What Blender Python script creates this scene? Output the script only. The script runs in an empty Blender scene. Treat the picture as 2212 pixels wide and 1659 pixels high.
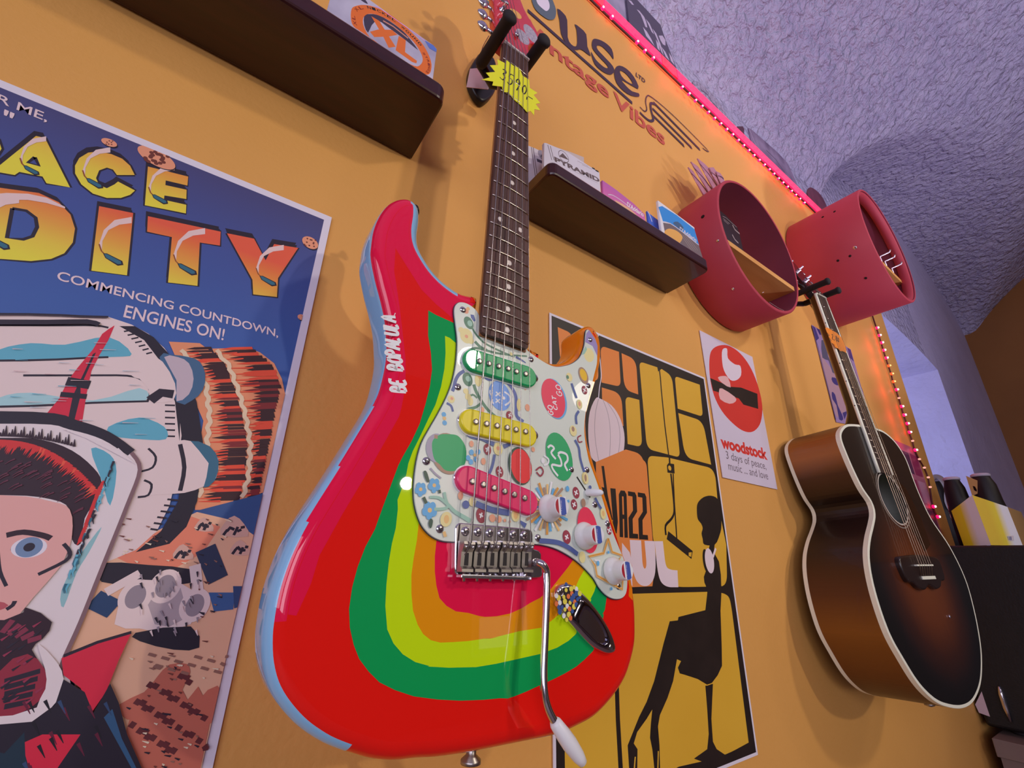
import bpy, bmesh, math, random
from mathutils import Vector, Matrix
from mathutils.geometry import tessellate_polygon
random.seed(7)
# ------------------------------------------------------------------ camera
# wall front face = plane Y 0, floor Z 0; the camera stands D in front of the wall at height CZ
F = 966.0526; CX, CY = 1106.0, 829.5
RW = [[0.8163963715871718, -0.5769755395513873, 0.024417027228680166],
      [0.23009635414943636, 0.2862147067115698, -0.9301273082052517],
      [0.5296721932161794, 0.7649708284773973, 0.36642461613839017]]
D = 0.465; CZ = 1.25
EYE = Vector((0, -D, CZ))
sc = bpy.context.scene
COL = sc.collection
cam = bpy.data.cameras.new('camera')
cam.sensor_width = 36; cam.lens = F * 36 / 2212; cam.clip_start = 0.01; cam.clip_end = 50
co = bpy.data.objects.new('camera', cam); COL.objects.link(co)
rt, dn, fw = (Vector(r) for r in RW)
m = Matrix.Identity(4)
for i in range(3):
    m[i][0] = rt[i]; m[i][1] = -dn[i]; m[i][2] = -fw[i]; m[i][3] = EYE[i]
co.matrix_world = m
sc.camera = co
# ------------------------------------------------------------------ light and exposure
sc.view_settings.view_transform = 'Standard'; sc.view_settings.look = 'None'
sc.view_settings.gamma = 1; sc.view_settings.use_curve_mapping = False
sc.view_settings.exposure = -0.12
w = bpy.data.worlds.new('world'); sc.world = w; w.use_nodes = True
bg = w.node_tree.nodes['Background']; bg.inputs[0].default_value = (0.30, 0.29, 0.62, 1); bg.inputs[1].default_value = 0.22

def lamp(name, kind, loc, power, color, size=0.1, aim=None, **kw):
    l = bpy.data.lights.new(name, kind); l.energy = power; l.color = color
    if kind == 'AREA':
        l.shape = 'RECTANGLE'; l.size = kw.get('sx', 1); l.size_y = kw.get('sy', 1)
    else:
        l.shadow_soft_size = size
    if kind == 'SPOT':
        l.spot_size = kw.get('cone', 1.2); l.spot_blend = kw.get('blend', .6)
    o = bpy.data.objects.new(name, l); COL.objects.link(o); o.location = loc
    if aim is not None:
        o.rotation_euler = (Vector(aim) - Vector(loc)).to_track_quat('-Z', 'Y').to_euler()
    return o
WARM = (1.0, .88, .74)
lamp('wall_spot_light', 'SPOT', (1.35, -3.1, 1.98), 80, WARM, .045, (0.75, 0, 1.95), cone=1.05, blend=1)
lamp('ceiling_spot_light', 'SPOT', (1.75, -2.9, 3.1), 85, WARM, .10, (0.6, 0, 1.8), cone=1.1, blend=1)
lamp('ceiling_spot_light', 'SPOT', (2.9, -2.6, 2.9), 20, WARM, .15, (1.5, 0, 1.8), cone=1.1, blend=1)
# niche daylight; the left, front and upward lamps are unseen, added for ambient fill
lamp('left_ambient_fill', 'AREA', (-2.85, -1.9, 1.9), 50, (.88, .84, 1.0), aim=(1.5, -.6, 2.2), sx=2.6, sy=1.7)
lamp('front_ambient_fill', 'AREA', (-1.6, -4.4, 1.75), 60, (.88, .84, 1.0), aim=(.7, 0, 1.9), sx=2.2, sy=1.5)
lamp('added_vault_fill', 'SPOT', (2.2, -2.4, .35), 205, (.80, .74, 1.0), .15, (1.9, -.6, 3.5), cone=1.5, blend=1)  # unseen uplight added to brighten the vault
lamp('niche_daylight', 'AREA', (2.75, 0.95, 1.75), 6, (.62, .70, 1.0), aim=(3.6, -.2, 1.8), sx=.7, sy=1.0)

# ------------------------------------------------------------------ projection helpers (true planes, real depth)
def ray(px, py):
    x, y = (px - CX) / F, (py - CY) / F
    return Vector([RW[0][i] * x + RW[1][i] * y + RW[2][i] for i in range(3)])
def onY(px, py, Y):
    d = ray(px, py); return EYE + d * ((Y - EYE.y) / d.y)
def onX(px, py, X):
    d = ray(px, py); return EYE + d * (X / d.x)
class Frame:
    """a board in the room: u to the right, w out of the face, v up. mesh coords are (u, -w, v)"""
    def __init__(s, o, u=Vector((1, 0, 0)), inn=Vector((0, 1, 0)), v=Vector((0, 0, 1))):
        s.o, s.u, s.i, s.v = o, u, inn, v
    def pix(s, px, py, w=0.0):
        d = ray(px, py); o = s.o - s.i * w
        X = EYE + d * ((o - EYE).dot(s.i) / d.dot(s.i)) - s.o
        return (X.dot(s.u), X.dot(s.v))
    def loc(s, X):
        X = X - s.o; return Vector((X.dot(s.u), X.dot(s.i), X.dot(s.v)))
    def mat(s):
        M = Matrix.Identity(4)
        for i in range(3):
            M[i][0], M[i][1], M[i][2], M[i][3] = s.u[i], s.i[i], s.v[i], s.o[i]
        return M
# crops of the photograph used while measuring: (x0, y0, scale)
def crop(x0, y0, k):
    return lambda *p: [(x0 + p[i] / k, y0 + p[i + 1] / k) for i in range(0, len(p), 2)]

# ------------------------------------------------------------------ materials
def lin(c):
    c = c / 255
    return c / 12.92 if c <= .04045 else ((c + .055) / 1.055) ** 2.4
GAIN = 1.35
def rgb(h, gain=GAIN):
    return tuple(min(.92, lin(int(h[i:i + 2], 16)) * gain) for i in (0, 2, 4)) + (1,)
_m = {}
def mat(h, rough=.5, metal=0., coat=0., emit=0., spec=.5, gain=GAIN, name=None, trans=0.):
    key = (h, rough, metal, coat, emit, spec, gain, trans)
    if key in _m: return _m[key]
    M = bpy.data.materials.new(name or 'paint_' + h); M.use_nodes = True
    b = M.node_tree.nodes['Principled BSDF']
    c = rgb(h, gain)
    b.inputs['Base Color'].default_value = c; b.inputs['Roughness'].default_value = rough
    b.inputs['Metallic'].default_value = metal; b.inputs['Coat Weight'].default_value = coat
    b.inputs['Coat Roughness'].default_value = .015
    b.inputs['Specular IOR Level'].default_value = spec
    b.inputs['Transmission Weight'].default_value = trans
    if emit:
        b.inputs['Emission Color'].default_value = c; b.inputs['Emission Strength'].default_value = emit
    _m[key] = M
    return M
def noisy(name, c1, c2, scale, rough=.6, bump=0., bscale=None, coat=0., stretch=(1, 1, 1), detail=4., dist=0.0, gain=GAIN, ramp=(.35, .65)):
    M = bpy.data.materials.new(name); M.use_nodes = True
    nt = M.node_tree; N = nt.nodes; L = nt.links; b = N['Principled BSDF']
    tc = N.new('ShaderNodeTexCoord'); mp = N.new('ShaderNodeMapping'); mp.inputs['Scale'].default_value = stretch
    L.new(tc.outputs['Object'], mp.inputs[0])
    n = N.new('ShaderNodeTexNoise'); n.inputs['Scale'].default_value = scale; n.inputs['Detail'].default_value = detail
    L.new(mp.outputs[0], n.inputs['Vector'])
    r = N.new('ShaderNodeValToRGB'); r.color_ramp.elements[0].position = ramp[0]; r.color_ramp.elements[1].position = ramp[1]
    r.color_ramp.elements[0].color = rgb(c1, gain); r.color_ramp.elements[1].color = rgb(c2, gain)
    L.new(n.outputs['Fac'], r.inputs[0]); L.new(r.outputs[0], b.inputs['Base Color'])
    b.inputs['Roughness'].default_value = rough; b.inputs['Coat Weight'].default_value = coat; b.inputs['Coat Roughness'].default_value = .05
    if bump:
        n2 = N.new('ShaderNodeTexNoise'); n2.inputs['Scale'].default_value = bscale or scale; n2.inputs['Detail'].default_value = 3
        n2.inputs['Distortion'].default_value = dist
        L.new(mp.outputs[0], n2.inputs['Vector'])
        bp = N.new('ShaderNodeBump'); bp.inputs['Strength'].default_value = 1; bp.inputs['Distance'].default_value = bump
        L.new(n2.outputs['Fac'], bp.inputs['Height']); L.new(bp.outputs[0], b.inputs['Normal'])
    return M
def gradient(name, stops, z0, z1, rough=.5, coat=0., axis=2, gain=GAIN):
    M = bpy.data.materials.new(name); M.use_nodes = True
    nt = M.node_tree; N = nt.nodes; L = nt.links; b = N['Principled BSDF']
    tc = N.new('ShaderNodeTexCoord'); sx = N.new('ShaderNodeSeparateXYZ'); mr = N.new('ShaderNodeMapRange')
    mr.inputs['From Min'].default_value = z0; mr.inputs['From Max'].default_value = z1
    r = N.new('ShaderNodeValToRGB'); e = r.color_ramp.elements
    while len(e) < len(stops): e.new(.5)
    for el, (p, h) in zip(e, stops):
        el.position = p; el.color = rgb(h, gain)
    L.new(tc.outputs['Object'], sx.inputs[0]); L.new(sx.outputs[axis], mr.inputs[0]); L.new(mr.outputs[0], r.inputs[0])
    L.new(r.outputs[0], b.inputs['Base Color']); b.inputs['Roughness'].default_value = rough
    b.inputs['Coat Weight'].default_value = coat; b.inputs['Coat Roughness'].default_value = .04
    return M
CHROME = mat('e2dee4', .17, 1., gain=1.0, name='chrome')
NICKEL = mat('b4aea8', .36, 1., gain=1.0, name='nickel')
BLACKPL = mat('0c0a0c', .4, name='black_plastic')
RUBBER = mat('1a1418', .75, name='black_foam')

# ------------------------------------------------------------------ mesh builder
def sm(pts, n=6, closed=True):
    """Catmull-Rom through the points"""
    out = []; N = len(pts)
    P = [Vector((p[0], p[1], p[2] if len(p) > 2 else 0)) for p in pts]
    for i in range(N if closed else N - 1):
        a, b, c, d = (P[(i + k) % N] if closed else P[min(max(i + k, 0), N - 1)] for k in (-1, 0, 1, 2))
        for j in range(n):
            t = j / n
            out.append(.5 * ((2 * b) + (c - a) * t + (2 * a - 5 * b + 4 * c - d) * t * t + (3 * b - a - 3 * c + d) * t ** 3))
    if not closed: out.append(P[-1])
    return [tuple(q) if len(pts[0]) > 2 else (q.x, q.y) for q in out]
def resample(pts, n):
    P = [Vector(p) for p in pts] + [Vector(pts[0])]
    L = [0]
    for a, b in zip(P, P[1:]): L.append(L[-1] + (b - a).length)
    out = []; k = 0
    for i in range(n):
        t = L[-1] * i / n
        while L[k + 1] < t: k += 1
        f = (t - L[k]) / max(1e-9, L[k + 1] - L[k]); q = P[k].lerp(P[k + 1], f); out.append((q.x, q.y))
    return out
def area(p):
    return .5 * sum(p[i][0] * p[(i + 1) % len(p)][1] - p[(i + 1) % len(p)][0] * p[i][1] for i in range(len(p)))
def ccw(p):
    return p if area(p) > 0 else p[::-1]
def inset(p, d):
    n = len(p); out = []
    for i in range(n):
        a, b, c = Vector(p[i - 1]), Vector(p[i]), Vector(p[(i + 1) % n])
        t = (c - a); t = t.normalized() if t.length > 1e-9 else Vector((1, 0))
        out.append((b.x - t.y * d, b.y + t.x * d))
    return out
def tris(loops):
    return tessellate_polygon([[Vector((x, y, 0)) for x, y in l] for l in loops])

class MB:
    def __init__(s): s.v = []; s.f = []; s.fm = []; s.fs = []; s.mats = []
    def mi(s, M):
        if M not in s.mats: s.mats.append(M)
        return s.mats.index(M)
    def add(s, vs, fs, M, smooth=False):
        o = len(s.v); s.v += [tuple(v) for v in vs]; k = s.mi(M)
        for f in fs: s.f.append([o + i for i in f]); s.fm.append(k); s.fs.append(smooth)
        return s
    def box(s, c, d, M, bev=0.0):
        bm = bmesh.new(); bmesh.ops.create_cube(bm, size=1)
        for v in bm.verts: v.co = Vector((c[0] + v.co.x * d[0], c[1] + v.co.y * d[1], c[2] + v.co.z * d[2]))
        if bev: bmesh.ops.bevel(bm, geom=bm.edges[:], offset=bev, segments=3, affect='EDGES', profile=.5)
        bm.verts.index_update()
        s.add([v.co for v in bm.verts], [[v.index for v in f.verts] for f in bm.faces], M); bm.free(); return s
    def tube(s, pts, r, M, seg=10, cap=True):
        P = [Vector(p) for p in pts]; R = r if isinstance(r, (list, tuple)) else [r] * len(P)
        vs = []; fs = []; t = (P[1] - P[0]).normalized(); n = t.orthogonal().normalized()
        for i, p in enumerate(P):
            t2 = (P[min(i + 1, len(P) - 1)] - P[max(i - 1, 0)]).normalized()
            n = (n - t2 * n.dot(t2)).normalized(); b = t2.cross(n)
            for j in range(seg):
                a = 2 * math.pi * j / seg; vs.append(p + (n * math.cos(a) + b * math.sin(a)) * R[i])
        for i in range(len(P) - 1):
            for j in range(seg):
                fs.append([i * seg + j, i * seg + (j + 1) % seg, (i + 1) * seg + (j + 1) % seg, (i + 1) * seg + j])
        if cap:
            fs.append(list(range(seg))[::-1]); fs.append([(len(P) - 1) * seg + j for j in range(seg)])
        return s.add(vs, fs, M, True)
    def lathe(s, prof, o, ax, M, seg=24, up=None, cap=True):
        """profile of (radius, height) along axis ax from o"""
        ax = Vector(ax).normalized(); n = ax.orthogonal().normalized(); b = ax.cross(n); o = Vector(o); vs = []; fs = []
        for r, h in prof:
            for j in range(seg):
                a = 2 * math.pi * j / seg; vs.append(o + ax * h + (n * math.cos(a) + b * math.sin(a)) * r)
        k = len(prof)
        for i in range(k - 1):
            for j in range(seg):
                fs.append([i * seg + j, i * seg + (j + 1) % seg, (i + 1) * seg + (j + 1) % seg, (i + 1) * seg + j])
        if cap:
            fs.append(list(range(seg))[::-1]); fs.append([(k - 1) * seg + j for j in range(seg)])
        return s.add(vs, fs, M, True)
    def prism(s, out, w0, w1, M, bev=0., seg=3, side=None, holes=()):
        """outline (u,v) from w0 (back) to w1 (front), front edge rounded by bev. mesh coords (u,-w,v)"""
        out = ccw(out); n = len(out); rings = [(out, w0)]
        if bev:
            for k in range(seg + 1):
                a = math.pi / 2 * k / seg
                rings.append((inset(out, bev * (1 - math.cos(a))), w1 - bev + bev * math.sin(a)))
        else: rings.append((out, w1))
        vs = []; fs = []
        for p, w_ in rings: vs += [(x, -w_, y) for x, y in p]
        for i in range(len(rings) - 1):
            for j in range(n): fs.append([i * n + j, i * n + (j + 1) % n, (i + 1) * n + (j + 1) % n, (i + 1) * n + j])
        s.add(vs, fs, side or M, bev > 0)
        loops = [rings[-1][0]] + [list(h) for h in holes]
        flat = [q for l in loops for q in l]
        s.add([(x, -rings[-1][1], y) for x, y in flat], [list(t) for t in tris(loops)], M)
        s.add([(x, -w0, y) for x, y in out], [list(t)[::-1] for t in tris([out])], M)
        return s
    def build(s, name, parent=None, frame=None, label=None, cat=None, group=None, kind=None):
        me = bpy.data.meshes.new(name); me.from_pydata(s.v, [], s.f)
        for M in s.mats: me.materials.append(M)
        me.polygons.foreach_set('material_index', s.fm); me.polygons.foreach_set('use_smooth', s.fs); me.update()
        o = bpy.data.objects.new(name, me); COL.objects.link(o)
        if parent: o.parent = parent
        if frame: o.matrix_world = frame.mat()
        return tag(o, label, cat, group, kind)
def tag(o, label=None, cat=None, group=None, kind=None):
    for k, v in (('label', label), ('category', cat), ('group', group), ('kind', kind)):
        if v: o[k] = v
    return o
def thing(name, label, cat, frame, group=None):
    o = bpy.data.objects.new(name, None); COL.objects.link(o); o.empty_display_size = .02
    o.matrix_world = frame.mat(); return tag(o, label, cat, group)
def copy_tree(o, parent=None):
    c = o.copy(); COL.objects.link(c)
    if parent: c.parent = parent
    for ch in [x for x in bpy.data.objects if x.parent == o]: copy_tree(ch, c)
    return c

# ------------------------------------------------------------------ printed art: thin ink layers on a face
_txt = {}
def glyphs(t, bold=.0, shear=0., space=1.):
    k = (t, bold, shear, space)
    if k not in _txt:
        cu = bpy.data.curves.new('t', 'FONT'); cu.body = t; cu.offset = bold; cu.shear = shear; cu.space_character = space; cu.resolution_u = 4
        o = bpy.data.objects.new('t', cu); me = o.to_mesh()
        V = [(v.co.x, v.co.y) for v in me.vertices]; Fs = [list(p.vertices) for p in me.polygons]
        o.to_mesh_clear(); bpy.data.objects.remove(o); bpy.data.curves.remove(cu)
        _txt[k] = (V, Fs)
    return _txt[k]
HAND = {  # hand lettering as strokes in a unit box
 'A': [[(0, 0), (.45, 1), (.9, 0)], [(.2, .38), (.72, .38)]], 'B': [[(.05, 0), (.05, 1), (.6, .9), (.55, .58), (.1, .52), (.75, .4), (.7, .08), (.05, 0)]],
 'C': [[(.8, .85), (.45, 1), (.08, .6), (.15, .15), (.5, 0), (.85, .18)]], 'E': [[(.8, 1), (.1, .95), (.05, 0), (.8, .04)], [(.08, .5), (.6, .52)]],
 'G': [[(.8, .85), (.45, 1), (.05, .55), (.2, .05), (.6, 0), (.85, .3), (.85, .45), (.5, .45)]], 'L': [[(.1, 1), (.05, 0), (.7, .05)]],
 'O': [[(.45, 1), (.08, .7), (.1, .2), (.45, 0), (.85, .25), (.82, .75), (.45, 1)]], 'P': [[(.08, 0), (.08, 1), (.65, .92), (.7, .6), (.1, .48)]],
 'T': [[(0, .95), (.9, 1)], [(.45, 1), (.42, 0)]], 'U': [[(.05, 1), (.1, .15), (.45, 0), (.8, .2), (.85, 1)]],
 'R': [[(.08, 0), (.08, 1), (.65, .92), (.65, .6), (.1, .5), (.75, 0)]], 'c': [[(.75, .55), (.4, .68), (.1, .35), (.35, 0), (.75, .1)]],
 'o': [[(.4, .65), (.08, .4), (.2, .05), (.55, 0), (.75, .35), (.4, .65)]], 'k': [[(.1, 1), (.1, 0)], [(.65, .65), (.12, .3), (.7, 0)]], 'y': [[(.1, .65), (.4, .15)], [(.75, .65), (.25, -.35)]],
 '3': [[(.1, .9), (.5, 1), (.7, .8), (.35, .55), (.75, .35), (.55, .02), (.05, .08)]], '5': [[(.8, 1), (.2, .95), (.15, .6), (.6, .55), (.75, .25), (.45, 0), (.05, .1)]],
 '9': [[(.7, .75), (.4, 1), (.1, .75), (.35, .5), (.7, .75), (.65, .3), (.5, -.1)]], '0': [[(.4, .85), (.1, .5), (.25, .1), (.6, .05), (.75, .5), (.4, .85)]],
 '2': [[(.1, .8), (.45, 1), (.7, .7), (.1, .05), (.8, .05)]], '8': [[(.45, .5), (.15, .78), (.45, 1), (.75, .78), (.45, .5), (.1, .22), (.45, 0), (.8, .22), (.45, .5)]],
 '-': [[(.1, .45), (.8, .45)]], ',': [[(.25, .15), (.15, -.15)]], '.': [[(.2, .0), (.25, .05)]], ' ': []}
class Art:
    def __init__(s, mb, fr, w0, dw=7e-6):
        s.mb, s.fr, s.w, s.dw, s.clip = mb, fr, w0, dw, None
    def up(s): s.w += s.dw
    def cl(s, pts):
        if not s.clip: return list(pts)
        a, b, c, d = s.clip; return [(min(max(x, a), b), min(max(y, c), d)) for x, y in pts]
    def P(s, pts): return [s.fr.pix(x, y, s.w) for x, y in pts]
    def uv(s, pts, M, holes=()):
        s.up(); loops = [s.cl(pts)] + [s.cl(h) for h in holes]; flat = [q for l in loops for q in l]
        s.mb.add([(x, -s.w, y) for x, y in flat], [list(t) for t in tris(loops)], M); return s
    def poly(s, px, M, smooth=0, holes=()):
        pts = s.P(px); hs = [s.P(h) for h in holes]
        if smooth: pts = sm(pts, smooth); hs = [sm(h, smooth) for h in hs]
        return s.uv(pts, M, hs)
    def ell(s, c, r, M, ry=None, rot=0., n=28):
        """ellipse, centre in pixels, radii in metres"""
        c = s.P([c])[0]; return s.elluv(c, r, M, ry, rot, n)
    def elluv(s, c, r, M, ry=None, rot=0., n=28):
        ry = ry or r; ca, sa = math.cos(rot), math.sin(rot); pts = []
        for i in range(n):
            a = 2 * math.pi * i / n; x, y = r * math.cos(a), ry * math.sin(a); pts.append((c[0] + x * ca - y * sa, c[1] + x * sa + y * ca))
        return s.uv(pts, M)
    def line(s, px, wd, M, smooth=0, closed=False):
        return s.lineuv(s.P(px), wd, M, smooth, closed)
    def lineuv(s, pts, wd, M, smooth=0, closed=False):
        s.up(); pts = list(pts)
        if smooth: pts = sm(pts, smooth, closed)
        pts = s.cl(pts)
        if closed: pts.append(pts[0])
        W = wd if isinstance(wd, list) else [wd] * len(pts)
        if len(W) != len(pts): W = [W[0] + (W[-1] - W[0]) * i / (len(pts) - 1) for i in range(len(pts))]
        L, R = [], []
        for i, p in enumerate(pts):
            a = Vector(pts[max(0, i - 1)]); b = Vector(pts[min(len(pts) - 1, i + 1)]); t = (b - a)
            t = t.normalized() if t.length > 1e-9 else Vector((1, 0)); h = W[i] / 2
            L.append((p[0] - t.y * h, -s.w, p[1] + t.x * h)); R.append((p[0] + t.y * h, -s.w, p[1] - t.x * h))
        n = len(pts); s.mb.add(L + R, [[i + n, i + 1 + n, i + 1, i] for i in range(n - 1)], M); return s
    def text(s, t, bl, br, tl, M, bold=.0, shear=0., space=1., uv=False):
        """fit the text box to three corners (pixels): bottom left, bottom right, top left"""
        s.up(); V, Fs = glyphs(t, bold, shear, space)
        if not uv: bl, br, tl = s.P([bl, br, tl])
        x0 = min(v[0] for v in V); x1 = max(v[0] for v in V); y0 = min(v[1] for v in V); y1 = max(v[1] for v in V)
        out = []
        for x, y in V:
            a = (x - x0) / (x1 - x0); b = (y - y0) / (y1 - y0)
            out.append((bl[0] + (br[0] - bl[0]) * a + (tl[0] - bl[0]) * b, -s.w, bl[1] + (br[1] - bl[1]) * a + (tl[1] - bl[1]) * b))
        s.mb.add(out, Fs, M); return s
    def hand(s, t, bl, br, tl, wd, M, uv=False):
        if not uv: bl, br, tl = s.P([bl, br, tl])
        n = len(t)
        for i, ch in enumerate(t):
            for st in HAND[ch]:
                pts = []
                for x, y in st:
                    a = (i + x * .85 + .05) / n; pts.append((bl[0] + (br[0] - bl[0]) * a + (tl[0] - bl[0]) * y, bl[1] + (br[1] - bl[1]) * a + (tl[1] - bl[1]) * y))
                s.lineuv(pts, wd, M, 4 if len(pts) > 2 else 0)
        return s
    def arctext(s, t, px, h, M, bold=.02):
        """letters one by one along a path of pixels, h metres high"""
        p = sm(s.P(px), 8, False); L = [0]
        for a, b in zip(p, p[1:]): L.append(L[-1] + math.hypot(b[0] - a[0], b[1] - a[1]))
        step = L[-1] / len(t)
        for i, ch in enumerate(t):
            if ch == ' ': continue
            d = step * (i + .1); k = max(j for j in range(len(L)) if L[j] <= d); k = min(k, len(p) - 2)
            t_ = Vector((p[k + 1][0] - p[k][0], p[k + 1][1] - p[k][1])).normalized(); f = (d - L[k])
            o = (p[k][0] + t_.x * f, p[k][1] + t_.y * f); wd = step * .8
            s.text(ch, o, (o[0] + t_.x * wd, o[1] + t_.y * wd), (o[0] - t_.y * h, o[1] + t_.x * h), M, bold, uv=True)
        return s
WALLF = lambda px, py, w=0.0: Frame(onY(px, py, -w))
# ------------------------------------------------------------------ the room
def yr(y): return y - D          # depth measured from the camera -> world Y
def grid(nu, nv, fn):
    vs = [fn(i / nu, j / nv) for j in range(nv + 1) for i in range(nu + 1)]
    fs = [[j * (nu + 1) + i, j * (nu + 1) + i + 1, (j + 1) * (nu + 1) + i + 1, (j + 1) * (nu + 1) + i] for j in range(nv) for i in range(nu)]
    return vs, fs
DIMW = noisy('dim_shop_wall', '4a3a36', '54423c', 3, .8)
YELLOW = noisy('yellow_wall_paint', 'cc944a', 'd0984e', 3, .6, .0006, 140)
WHITEW = noisy('white_plaster', 'b4aec8', 'bcb6d0', 5, .85, .008, 24, dist=.3)
STUCCO = noisy('rough_white_stucco', 'aea8c4', 'bab4cc', 9, .9, .05, 30, dist=.35)
SHADEDW = noisy('shaded_yellow_wall_paint', '8a5a2a', '94622e', 2, .7, .001, 90)  # yellow paint with the far wall's shade mixed into the colour
PZ = 2.595; PX = 2.235; WY = .10
MB().box((-.385, WY / 2, PZ / 2), (2 * (PX + .385), WY - .002, PZ), YELLOW).build('wall_back', kind='structure')
def zA(y): return 1.25 + 1.31 + 1.47 * math.sqrt(max(0, 1 - ((y + D + 2.2) / 2.9) ** 2))
def zL(x): return 1.25 + 1.755 + .55 * math.sqrt(max(0, 1 - ((x - 3.65) / 1.38) ** 2))
def vault(x, y):
    a, b = zA(y), (zL(x) if abs(x - 3.65) < 1.38 else 0)
    d = a - b; k = .05
    return max(a, b) + (k - abs(d)) ** 2 / (4 * k) * (1 if abs(d) < k else 0)
XR = 5.008; YF = -4.6
vs, fs = grid(210, 130, lambda u, v: (-3 + (XR + 3) * u, WY + (YF - WY) * v, vault(-3 + (XR + 3) * u, WY + (YF - WY) * v)))
MB().add(vs, fs, STUCCO, True).build('ceiling', kind='structure')
# masonry wall behind the yellow panel with the window niche cut into it
mb = MB(); NL, NR = 2.22, 3.55
def lintel(x): return 1.25 + 1.235 - .1 * ((x - 2.6) / 1.0) ** 2
xs = [-3 + i * .1 for i in range(53)] + [NL + (NR - NL) * i / 14 for i in range(15)] + [NR + (XR - NR) * i / 15 for i in range(1, 16)]
xs = sorted(set(round(x, 4) for x in xs))
for a, b in zip(xs, xs[1:]):
    inn = a >= NL - 1e-4 and b <= NR + 1e-4
    lo = (lambda x: lintel(x)) if inn else (lambda x: 0.0)
    mb.add([(a, WY, lo(a)), (b, WY, lo(b)), (b, WY, vault(b, WY) + .01), (a, WY, vault(a, WY) + .01)], [[0, 1, 2, 3]], STUCCO if a < 3.3 else WHITEW)
xs = [NL + (NR - NL) * i / 14 for i in range(15)]
for a, b in zip(xs, xs[1:]):
    mb.add([(a, WY, lintel(a)), (b, WY, lintel(b)), (b, 1.0, lintel(b)), (a, 1.0, lintel(a))], [[0, 1, 2, 3]], WHITEW)
for x in (NL, NR):
    mb.add([(x, WY, 0), (x, 1.0, 0), (x, 1.0, lintel(x)), (x, WY, lintel(x))], [[0, 1, 2, 3]], WHITEW)
mb.build('wall_niche', kind='structure')
MB().add(*grid(1, 60, lambda u, v: (XR, WY + (YF - WY) * v, 0 if u == 0 else vault(XR, WY + (YF - WY) * v) + .01)), SHADEDW).build('wall_right', kind='structure')
MB().add(*grid(1, 60, lambda u, v: (-3, WY + (YF - WY) * v, 0 if u == 0 else vault(-3, WY + (YF - WY) * v) + .01)), DIMW).build('wall_left', kind='structure')
MB().add(*grid(60, 1, lambda u, v: (-3 + (XR + 3) * u, YF, 0 if v == 0 else vault(-3 + (XR + 3) * u, YF) + .01)), DIMW).build('wall_front', kind='structure')
MB().add([(-3, YF, 0), (XR, YF, 0), (XR, 1.0, 0), (-3, 1.0, 0)], [[0, 1, 2, 3]], noisy('grey_floor', '6e625e', '7a6d68', 6, .6)).build('floor', kind='structure')
PANE = mat('c8d2ff', emit=.6, gain=1, name='daylight_pane'); FRAMEW = mat('8f8a92', .5)
mb = MB(); mb.box(((NL + NR) / 2, 1.0, 1.3), (NR - NL, .01, 2.4), PANE)
for x in (NL + .02, (NL + NR) / 2, NR - .02): mb.box((x, .98, 1.3), (.05, .04, 2.4), FRAMEW)
mb.build('window_1', kind='structure')
# shop window on the front wall (seen only as reflections)
mb = MB()
for x0, x1, z0, z1 in ((2.92, 3.42, .64, .94), (3.5, 3.58, .64, 1.2)):
    mb.box(((x0 + x1) / 2, YF + .03, (z0 + z1) / 2), (x1 - x0, .01, z1 - z0), PANE)
for x in (2.88, 3.46, 3.62): mb.box((x, YF + .03, .92), (.07, .05, .66), FRAMEW)
for z in (.6, 1.24): mb.box((3.25, YF + .03, z), (.8, .05, .07), FRAMEW)
mb.build('window_2', kind='structure')
mb = MB()  # unseen window added behind the front fill light
for x0, x1 in ((-2.7, -1.65), (-1.55, -.5)): mb.box(((x0 + x1) / 2, YF + .03, 1.75), (x1 - x0, .01, 1.5), PANE)
for x in (-2.72, -1.6, -.48): mb.box((x, YF + .03, 1.75), (.07, .05, 1.6), FRAMEW)
for z in (.96, 2.54): mb.box((-1.6, YF + .03, z), (2.3, .05, .07), FRAMEW)
mb.build('fill_window_front', kind='structure')
mb = MB()  # unseen window added behind the left fill light
for y0_, y1_ in ((-3.2, -1.95), (-1.85, -.6)): mb.box((-2.97, (y0_ + y1_) / 2, 1.9), (.01, y1_ - y0_, 1.7), PANE)
for y in (-3.22, -1.9, -.58): mb.box((-2.97, y, 1.9), (.05, .07, 1.8), FRAMEW)
for z in (1.0, 2.8): mb.box((-2.97, -1.9, z), (.05, 2.7, .07), FRAMEW)
mb.build('fill_window_left', kind='structure')

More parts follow.
